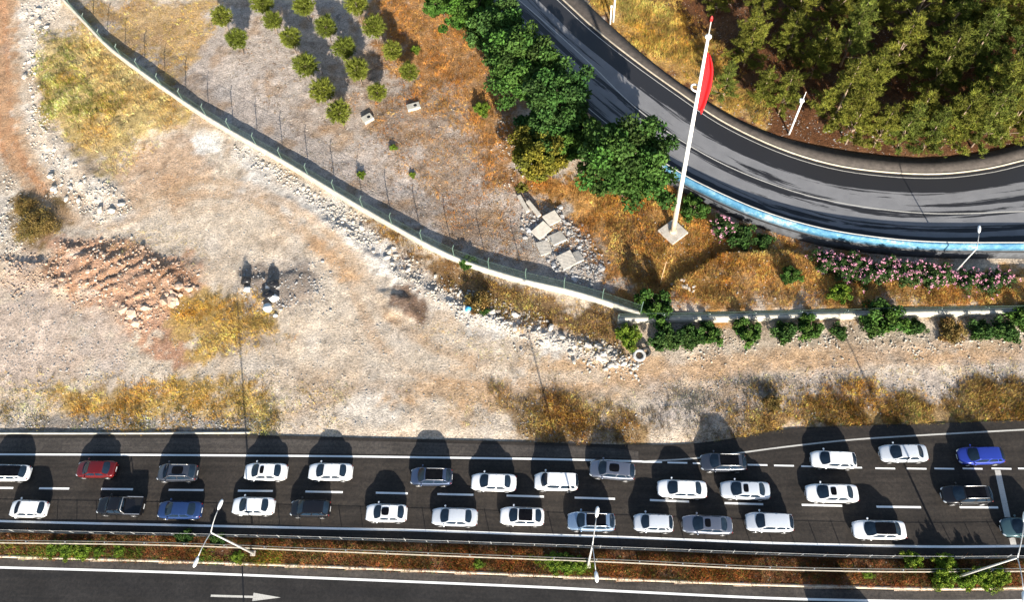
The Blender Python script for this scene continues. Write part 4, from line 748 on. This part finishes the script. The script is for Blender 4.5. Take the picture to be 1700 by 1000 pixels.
for (px, py, L, rot, lab) in [(869, 341, 2.6, 2.0, 'thick concrete beam at the upper tip of the slab heap'), (886, 349, 2.6, 2.15, 'thin concrete beam beside the thick beam')]: slab(px, py, L, .45 if 'thick' in lab else .22, .4, rot, lab, 'concrete_beam', 'beam')
slab(611, 199, 1.35, 1.1, .5, .6, 'pale concrete block with a hole, left of two', 'concrete_block', 'block', True, mat='concrete'); slab(687, 179, 1.7, .95, .45, .3, 'pale concrete block with a hole, right of two', 'concrete_block', 'block', True, mat='concrete')
def bag(px, py, s, mat, label, name, seed):
    g = gp(px, py); bm = bmesh.new(); bmesh.ops.create_icosphere(bm, subdivisions=2, radius=0.5); rng = random.Random(seed)
    for v in bm.verts: v.co *= 1+0.25*math.sin(v.co.x*7+seed)*math.cos(v.co.y*6)+rng.uniform(-.07, .07); v.co.z = max(v.co.z, -0.25)
    for k in range(3): tube(bm, [(0, 0, 0.42), (0.03*k, 0.05, 0.55), (0.12*math.cos(k*2), 0.12*math.sin(k*2), 0.66)], [0.10, 0.05, 0.07], 6)
    bmesh.ops.scale(bm, vec=(s*0.95, s*0.75, s*0.5), verts=bm.verts); tag(obj(name, bm, M[mat], None, True, (g[0], g[1], g[2]+0.22*s)), label, 'bag')
bag(410, 468, 1.5, 'bagblack', 'black rubbish bag on the left of the dumped waste', 'rubbish_bag', 1); bag(411, 482, 1.0, 'bagwhite', 'white sack below the left black bag', 'sack', 2); bag(455, 474, 1.5, 'bagblack', 'black rubbish bag at the top of the dumped waste', 'rubbish_bag', 3); bag(446, 492, 1.4, 'bagblack', 'black rubbish bag in the middle of the dumped waste', 'rubbish_bag', 4)
bag(456, 497, 1.2, 'bagwhite', 'white sack right of the middle black bag', 'sack', 5); bag(458, 525, .6, 'bagwhite', 'small white sack at the lower end of the dumped waste', 'sack', 6); bag(778, 514, 1.0, 'bluebag', 'blue plastic bag in the pale rubble strip', 'sack', 7); bag(445, 478, .7, 'bagwhite', 'small white sack between two black bags', 'sack', 8)
g = gp(446, 514); root = empty('bucket', tuple(g)); tag(root, 'large white bucket lying open-side up in the dumped waste', 'bucket')
bm = bmesh.new(); tube(bm, [(0, 0, 0), (0, 0, .6), (0, 0, .62), (0, 0, .12)], [.42, .52, .44, .40], 18, False); obj('shell', bm, M['bagwhite'], root, True)
bm = bmesh.new(); tube(bm, [(0, 0, .10), (0, 0, .14)], [.41, .41], 18); obj('contents', bm, M['slab'], root)
def torus(bm, R, r, h, n=20, k=10):
    rings = []
    for i in range(n):
        a = 2*math.pi*i/n; rings.append([bm.verts.new(((R+r*math.cos(b))*math.cos(a), (R+r*math.cos(b))*math.sin(a), h*math.sin(b))) for b in [2*math.pi*j/k for j in range(k)]])
    for i in range(n):
        for j in range(k): bm.faces.new((rings[i][j], rings[(i+1) % n][j], rings[(i+1) % n][(j+1) % k], rings[i][(j+1) % k]))
g = gp(1061, 592); bm = bmesh.new(); torus(bm, .55, .18, .20); o = obj('concrete_ring', bm, M['rockgrey'], None, True, (g[0], g[1], g[2]+.3)); o.rotation_euler = (.2, .1, 0); tag(o, 'grey ring standing open among stones below the wall corner', 'ring')
g = gp(1072, 586); bm = bmesh.new(); torus(bm, .42, .16, .14); o = obj('discarded_tyre', bm, M['tyre'], None, True, (g[0], g[1], g[2]+.22)); o.rotation_euler = (.5, .2, 0); tag(o, 'black tyre dumped right of the grey ring', 'tyre')

# ------------------------------------------------------------------ cars
def patchgrid(fn, u0, u1, v0, v1, nu, nv, off=0.0, square=False):
    V = []; e = 1e-3
    for j in range(nv+1):
        for i in range(nu+1):
            a = 2*i/nu-1; b = 2*j/nv-1
            if off and not square: a, b = a*math.sqrt(1-.22*b*b), b*math.sqrt(1-.22*a*a)
            u = u0+(u1-u0)*(a+1)/2; v = v0+(v1-v0)*(b+1)/2; p = np.array(fn(u, v))
            if off:
                n = np.cross(np.array(fn(u+e, v))-np.array(fn(u-e, v)), np.array(fn(u, v+e))-np.array(fn(u, v-e))); n /= np.linalg.norm(n)+1e-12; p = p+n*off
            V.append(p)
    F = [(j*(nu+1)+i, j*(nu+1)+i+1, (j+1)*(nu+1)+i+1, (j+1)*(nu+1)+i) for j in range(nv) for i in range(nu)]
    return np.array(V), np.array(F)
TYPES = {   # length, width, height, belt, deck, fractions of length from the front: windscreen foot/top, rear window top/foot
    'sedan': (4.65, 1.80, 1.45, 0.95, 1.00, .225, .405, .735, .865), 'hatch': (4.15, 1.77, 1.48, 0.97, 1.02, .215, .385, .855, .955), 'suv': (4.50, 1.86, 1.65, 1.06, 1.10, .22, .37, .865, .965),
    'van': (4.45, 1.83, 1.82, 1.10, 1.15, .19, .315, .940, .988), 'coupe': (4.45, 1.80, 1.42, 0.95, 1.02, .24, .42, .79, .93), 'pickup': (5.25, 1.87, 1.78, 1.08, 1.05, .235, .345, .565, .605)}
def make_car(typ, paint, label, center, heading, L=None, roof=None, sunroof=None, rails=False, dark_lower=False, name=None):
    bl, W, H, zb, zd, fa, fb, fc, fd = TYPES[typ]; L = L or bl; hw_ = W/2; P = PAINT[paint]
    X = lambda f: L*(0.5-f)                                   # front of the car is +x
    root = empty(name or {'sedan': 'sedan_car', 'hatch': 'hatchback_car', 'suv': 'suv_car', 'van': 'van', 'coupe': 'coupe_car', 'pickup': 'pickup_truck'}[typ], (center[0], center[1], 0.0), heading)
    tag(root, label, {'pickup': 'pickup', 'van': 'van'}.get(typ, 'car'), 'vehicles queueing on the highway')
    fs = [0, .012, .04, .09, .16, fa-.01, fa+.08, .5, fd-.08, fd, (fd+1)/2, .975, .99, 1.0]; fs = sorted(set(round(f, 4) for f in fs))
    wf = lambda f: np.interp(f, [0, .012, .04, .09, .18, .8, .93, .975, .99, 1], [.44, .62, .82, .93, 1, 1, .95, .83, .68, .50])
    bed = typ == 'pickup'
    zt = lambda f: np.interp(f, [0, .012, .05, .12, fa, fa+.06, fd-.05, fd, .97, .988, 1], [.58, .68, .76, .82*zb/.95, zb+.02, zb, zb, zd, zd-.03 if not bed else zd, zd-.12, zd-.30]) if not bed else np.interp(f, [0, .012, .05, .12, fa, .62, .625, 1], [.66, .80, .90, .95, zb+.02, zb, .72, .70])
    V, F = [], []; prof = None
    for f in fs:
        w_ = hw_*wf(f); top = zt(f); bot = np.interp(f, [0, .06, .9, 1], [.30, .22, .22, .34])
        prof = [(0, bot), (w_*.80, bot), (w_*.95, bot+.08), (w_, bot+.28*(top-bot)+.05), (w_*.985, bot+.72*(top-bot)), (w_*.93, top-.055), (w_*.80, top-.005), (w_*.42, top+.022), (0, top+.03)]
        ring = [(X(f), y, z) for y, z in prof]+[(X(f), -y, z) for y, z in prof[-2:0:-1]]; V += ring
    n = len(prof)*2-2
    for i in range(len(fs)-1):
        for k in range(n): F.append((i*n+k, i*n+(k+1) % n, (i+1)*n+(k+1) % n, (i+1)*n+k))
    bm = bmesh.new(); bv = [bm.verts.new(v) for v in V]
    for f in F: bm.faces.new([bv[i] for i in f])
    bm.faces.new([bv[i] for i in range(n)][::-1]); bm.faces.new([bv[(len(fs)-1)*n+i] for i in range(n)])
    # cabin patches: u across or along, v upwards
    wr, wbt = hw_*.66, hw_*.86; zr = H; xa, xb, xc, xd = X(fa), X(fb), X(fc), X(fd); zdk = zt(fd) if not bed else zb
    bow = lambda u: 1-u*u
    def screen(u, v): return (xa*(1-v)+xb*v+(0.16*(1-v)+0.05*v)*bow(u), u*(wbt*.96*(1-v)+wr*v), (zb+.01)*(1-v)+zr*v-.03*v+.05*bow(u)*v*0.6+.06*v*(1-v))
    def roof_(u, v): return (xb*(1-v)+xc*v+(.05*(1-v)-.04*v)*bow(u), u*(wr+.02*math.sin(v*math.pi)), zr-.03+.03*bow(u)+.035*math.sin(v*math.pi))
    def rear(u, v): return (xd*(1-v)+xc*v-(.12*(1-v)+.04*v)*bow(u), u*(wbt*.93*(1-v)+wr*v), (zdk-.01)*(1-v)+(zr-.03)*v+.03*bow(u)*v+.07*v*(1-v))
    def side(s): return lambda u, v: ((xa*(1-u)+xd*u)*(1-v)+(xb*(1-u)+xc*u)*v, s*((wbt*(.96-.03*u)+.045*math.sin(u*math.pi))*(1-v)+(wr+.02*math.sin(u*math.pi))*v+.05*v*(1-v)), (zb+.01)*(1-v)*(1-u)+(zdk-.01)*(1-v)*u+(zr-.03+.035*math.sin(u*math.pi))*v)
    for fn, flip, nu, nv in ((screen, False, 8, 4), (roof_, True, 8, 6), (rear, True, 8, 4), (side(1), False, 10, 4), (side(-1), True, 10, 4)):
        pv, pf = patchgrid(fn, -1 if fn in (screen, roof_, rear) else 0, 1, 0, 1, nu, nv); q = [bm.verts.new(v) for v in pv]
        for f in pf: bm.faces.new([q[i] for i in (f[::-1] if flip else f)])
    bmesh.ops.remove_doubles(bm, verts=bm.verts, dist=0.012); bmesh.ops.recalc_face_normals(bm, faces=bm.faces)
    body = obj('body', bm, P, root, True); sm = body.modifiers.new('s', 'SUBSURF'); sm.levels = 1; sm.render_levels = 1
    def glass(nm, fn, u0, u1, v0, v1, sgn, nu=6, nv=4, mat='carglass', off=.014, parent=root):
        pv, pf = patchgrid(fn, u0, u1, v0, v1, nu, nv, off*sgn, nm == 'roof_panel'); return arrmesh(nm, pv, pf if sgn > 0 else pf[:, ::-1], M[mat] if isinstance(mat, str) else mat, parent, smooth=True)
    glass('windscreen', screen, -.97, .97, .02, 1.0, 1, 8, 6); glass('rear_window', rear, -.93, .93, .06 if typ != 'pickup' else .2, .94, -1, 8, 6)
    for s in (1, -1):
        sd_ = side(s); k = -1 if s > 0 else 1
        cuts = [(.07, .46), (.50, .80), (.83, .95)] if typ in ('suv', 'van', 'hatch') else ([(.08, .60), (.64, .95)] if bed else [(.07, .50), (.535, .90)])
        for (u0, u1) in cuts: glass('side_window', sd_, u0, u1, .06, .88, -k, 6, 4, off=.012*(1 if True else 1))
    if roof: glass('roof_panel', roof_, -.93, .93, -.04 if roof == 'full' else .06, 1.04 if roof == 'full' else .86, 1, 8, 6, M['roofglass'], .016)
    if sunroof: glass('sunroof', roof_, -.66, .66, sunroof[0], sunroof[1], 1, 4, 3, 'roofglass', .016)
    if rails:
        for s in (1, -1):
            bm = bmesh.new(); tube(bm, [(xb-.15, s*(wr-.04), zr-.02), (xb-.3, s*(wr-.03), zr+.05), (xc+.3, s*(wr-.03), zr+.05), (xc+.1, s*(wr-.04), zr-.02)], .035, 6); obj('roof_rail', bm, M['rim'], root, True)
    for s in (1, -1):
        bm = bmesh.new(); bmesh.ops.create_uvsphere(bm, u_segments=10, v_segments=6, radius=1); bmesh.ops.scale(bm, vec=(.10, .12, .085), verts=bm.verts); bmesh.ops.translate(bm, vec=(xa-.30, s*(hw_+.08), zb+.08), verts=bm.verts); box(bm, (xa-.30, s*(hw_-.04), zb+.05), (.06, .2, .04)); obj('mirror', bm, P, root, True)
        yh = hw_*.66
        bm = bmesh.new(); bmesh.ops.create_uvsphere(bm, u_segments=10, v_segments=6, radius=1); bmesh.ops.scale(bm, vec=(.20, .13, .05), verts=bm.verts); bmesh.ops.rotate(bm, cent=(0, 0, 0), matrix=Matrix.Rotation(-s*.55, 3, 'Z') @ Matrix.Rotation(.25, 3, 'Y'), verts=bm.verts); bmesh.ops.translate(bm, vec=(X(.035), s*yh, zt(.03)-.10), verts=bm.verts); obj('headlight', bm, M['headl'], root, True)
        bm = bmesh.new(); bmesh.ops.create_uvsphere(bm, u_segments=10, v_segments=6, radius=1); bmesh.ops.scale(bm, vec=(.07, .17, .07), verts=bm.verts); bmesh.ops.rotate(bm, cent=(0, 0, 0), matrix=Matrix.Rotation(s*.35, 3, 'Z'), verts=bm.verts); bmesh.ops.translate(bm, vec=(X(.978), s*yh*1.0, .74 if typ != 'suv' else .84), verts=bm.verts); obj('taillight', bm, M['taill'], root, True)
        for f in (.19, .80):
            cx = X(f); wr_ = .33 if typ not in ('suv', 'pickup') else .37; y = s*(hw_-.085); bm = bmesh.new()
            tube(bm, [(cx, y-.10, wr_), (cx, y-.085, wr_), (cx, y+.085, wr_), (cx, y+.11, wr_)], [wr_*.9, wr_, wr_, wr_*.9], 18); wh = obj('wheel', bm, M['tyre'], root, True)
            bm = bmesh.new(); tube(bm, [(cx, y+s*.09, wr_), (cx, y+s*.118, wr_)], [wr_*.66, wr_*.60], 14); obj('rim', bm, M['rim'], wh)
            bm = bmesh.new(); tube(bm, [(cx+(wr_+.05)*math.cos(a), s*(hw_-.012), wr_+(wr_+.05)*math.sin(a)) for a in np.linspace(-.1, math.pi+.1, 11)], .03, 5); obj('wheel_arch', bm, M['black'], root, True)
    bm = bmesh.new(); box(bm, (X(0)-.02, 0, .50), (.06, hw_*.9, .16), bev=.02); obj('grille', bm, M['black'], root)
    for x, z in ((X(0)+.012, .40), (X(1)-.012, .62)): bm = bmesh.new(); box(bm, (x, 0, z), (.02, .5, .11)); obj('number_plate', bm, M['plate'], root)
    bm = bmesh.new(); box(bm, (X(.985)+.0, 0, .42), (.14, hw_*1.35, .14), bev=.04); obj('rear_bumper', bm, P if not dark_lower else M['black'], root, True)
    if bed:
        x0, x1 = X(.63), X(.985)
        for s in (1, -1): bm = bmesh.new(); box(bm, ((x0+x1)/2, s*(hw_-.07), .86), (x0-x1, .10, .44), bev=.03); obj('bed_side', bm, P, root); bm = bmesh.new(); box(bm, ((x0+x1)/2, s*(hw_-.07), 1.095), (x0-x1, .09, .035), bev=.012); obj('bed_rail', bm, M['rim'], root)
        bm = bmesh.new(); box(bm, (x1-.01, 0, .86), (.09, W-.1, .46), bev=.03); obj('tailgate', bm, P, root)
        bm = bmesh.new(); tube(bm, [(x0-.1, -hw_+.1, 1.08), (x0+.05, -hw_+.3, 1.70), (x0+.05, hw_-.3, 1.70), (x0-.1, hw_-.1, 1.08)], .045, 8); obj('roll_bar', bm, M['rim'], root, True)
        bm = bmesh.new(); box(bm, ((x0+x1)/2, 0, .755), (x0-x1-.1, W-.3, .06)); obj('bed_liner', bm, M['black'], root)
    return root
def car_at(px, py, lpx, typ, paint, label, rot=0.0, **kw):
    c = unp(px, py, 0.75); a = unp(px-lpx/2, py, 0.75); b = unp(px+lpx/2, py, 0.75)
    k = int(np.argmin(np.abs(BLINE[:, 0]-c[0]))); t = BLINE[min(k+2, len(BLINE)-1)]-BLINE[max(k-2, 0)]
    if py < 800:
        k = int(np.argmin(np.abs(NLW[:, 0]-c[0]))); t2 = NLW[min(k+2, len(NLW)-1)]-NLW[max(k-2, 0)]; t = t/np.linalg.norm(t)*.4+t2/np.linalg.norm(t2)*.6
    hd = math.atan2(t[1], t[0])+math.pi+math.radians(rot); return make_car(typ, paint, label, c, hd, L=max(3.7, float(np.linalg.norm(b-a))*0.985), **kw)
NLW = hw(NLINE+[(1240, 772), (1500, 778), (1700, 779)])
CARS = [
    (9, 785, 80, 'hatch', 'white', 'white hatchback with black roof cut by the left picture edge', dict(roof='full')),
    (159.5, 779, 66, 'sedan', 'red', 'dark red sedan, the only red car in the queue', {}),
    (294, 785, 67, 'suv', 'darkgrey', 'dark grey SUV with roof rails between red sedan and white sedan', dict(sunroof=(.2, .75), rails=True)),
    (440.5, 783.5, 72, 'sedan', 'white', 'white sedan with small dark sunroof, upper lane above another white sedan', dict(sunroof=(.08, .36))),
    (548, 783.5, 74, 'sedan', 'white', 'plain white sedan in the upper lane above the black hatchback', {}),
    (716, 791.5, 70, 'suv', 'slate', 'dark slate SUV with black glass roof and rails, upper lane', dict(roof='glass', rails=True)),
    (819.5, 801, 76, 'sedan', 'white', 'white sedan directly left of the white van', {}),
    (923, 800, 73, 'van', 'white', 'boxy white van in the upper lane', {}),
    (1016.5, 781, 76, 'suv', 'grey', 'grey SUV with sunroof drifting onto the upper edge line', dict(sunroof=(.12, .55), rot=-4)),
    (1132.5, 812, 83, 'sedan', 'white', 'white sedan left of the silver-white sedan with sunroof', {}),
    (1237.5, 814, 83, 'sedan', 'silverwhite', 'silver-white sedan with small sunroof below the dark SUV', dict(sunroof=(.1, .4))),
    (1201, 768, 76, 'suv', 'darkgrey', 'dark grey SUV with black roof on the upper dashed line', dict(roof='glass', rails=True, rot=1)),
    (1384, 763.5, 76, 'hatch', 'white', 'white hatchback in the merging lane above the white sedan with sunroof', dict(rot=-1)),
    (1500.5, 752.5, 80, 'sedan', 'silverwhite', 'silver-white sedan in the merging lane left of the bright blue car', dict(rot=1)),
    (1628.5, 756.5, 76, 'hatch', 'blue', 'bright blue hatchback at the right end of the merging lane', dict(rot=1)),
    (1381.5, 819, 88, 'sedan', 'white', 'long white sedan with sunroof in the middle lane at right', dict(sunroof=(.1, .42))),
    (1605, 821.5, 82, 'suv', 'black', 'black SUV with bright side trim left of the stop line', dict(roof='glass', rails=True)),
    (46.5, 845, 62, 'hatch', 'white', 'small white car in the lower lane at far left', {}),
    (200, 840.5, 78, 'pickup', 'black', 'black pickup truck with open load bed', {}),
    (298, 847, 74, 'sedan', 'navy', 'dark blue sedan in the lower lane left of the street lamp', {}),
    (420, 840.5, 71, 'sedan', 'white', 'white sedan in the lower lane right of the street lamp', {}),
    (515, 844.5, 67, 'hatch', 'black', 'black hatchback in the lower lane', {}),
    (641, 852, 69, 'coupe', 'white', 'white coupe with dark front roof panel', dict(sunroof=(.02, .5))),
    (754.5, 858.5, 77, 'sedan', 'silverwhite', 'silver-white sedan in the lower lane left of the panoramic-roof car', {}),
    (866.5, 857.5, 74, 'coupe', 'white', 'white car with black panoramic roof in the lower lane', dict(roof='glass')),
    (981.5, 866.5, 80, 'suv', 'bluegrey', 'blue-grey SUV with dark glass roof under the lamp head', dict(roof='glass', rails=True)),
    (1085, 868.5, 66, 'hatch', 'silverwhite', 'small silver-white hatchback right of the blue-grey SUV', {}),
    (1174.5, 871.5, 84, 'sedan', 'grey', 'grey sedan with sunroof in the lower lane', dict(sunroof=(.08, .42))),
    (1277.5, 867.5, 79, 'suv', 'silverwhite', 'silver-white family SUV in the lower lane right of the grey sedan', {}),
    (1460, 880, 89, 'sedan', 'white', 'white sedan with all-black roof alone in the lower lane', dict(roof='full')),
    (1702, 876, 78, 'suv', 'teal', 'teal-grey SUV cut by the right picture edge at the stop line', {}),
]
for px, py, lp, typ, paint, lab, kw in CARS: car_at(px, py, lp, typ, paint, lab, **kw)

c = unp(1418, 1052, 0.9); k = int(np.argmin(np.abs(SLINE[:, 0]-c[0]))); t = SLINE[k+1]-SLINE[k-1]
o = make_car('van', 'white', 'tall white van on the near carriageway, its shadow crossing the median', c, math.atan2(t[1], t[0]), L=5.3); o.scale = (1, 1.05, 1.35); o['group'] = 'vehicles on the near carriageway'
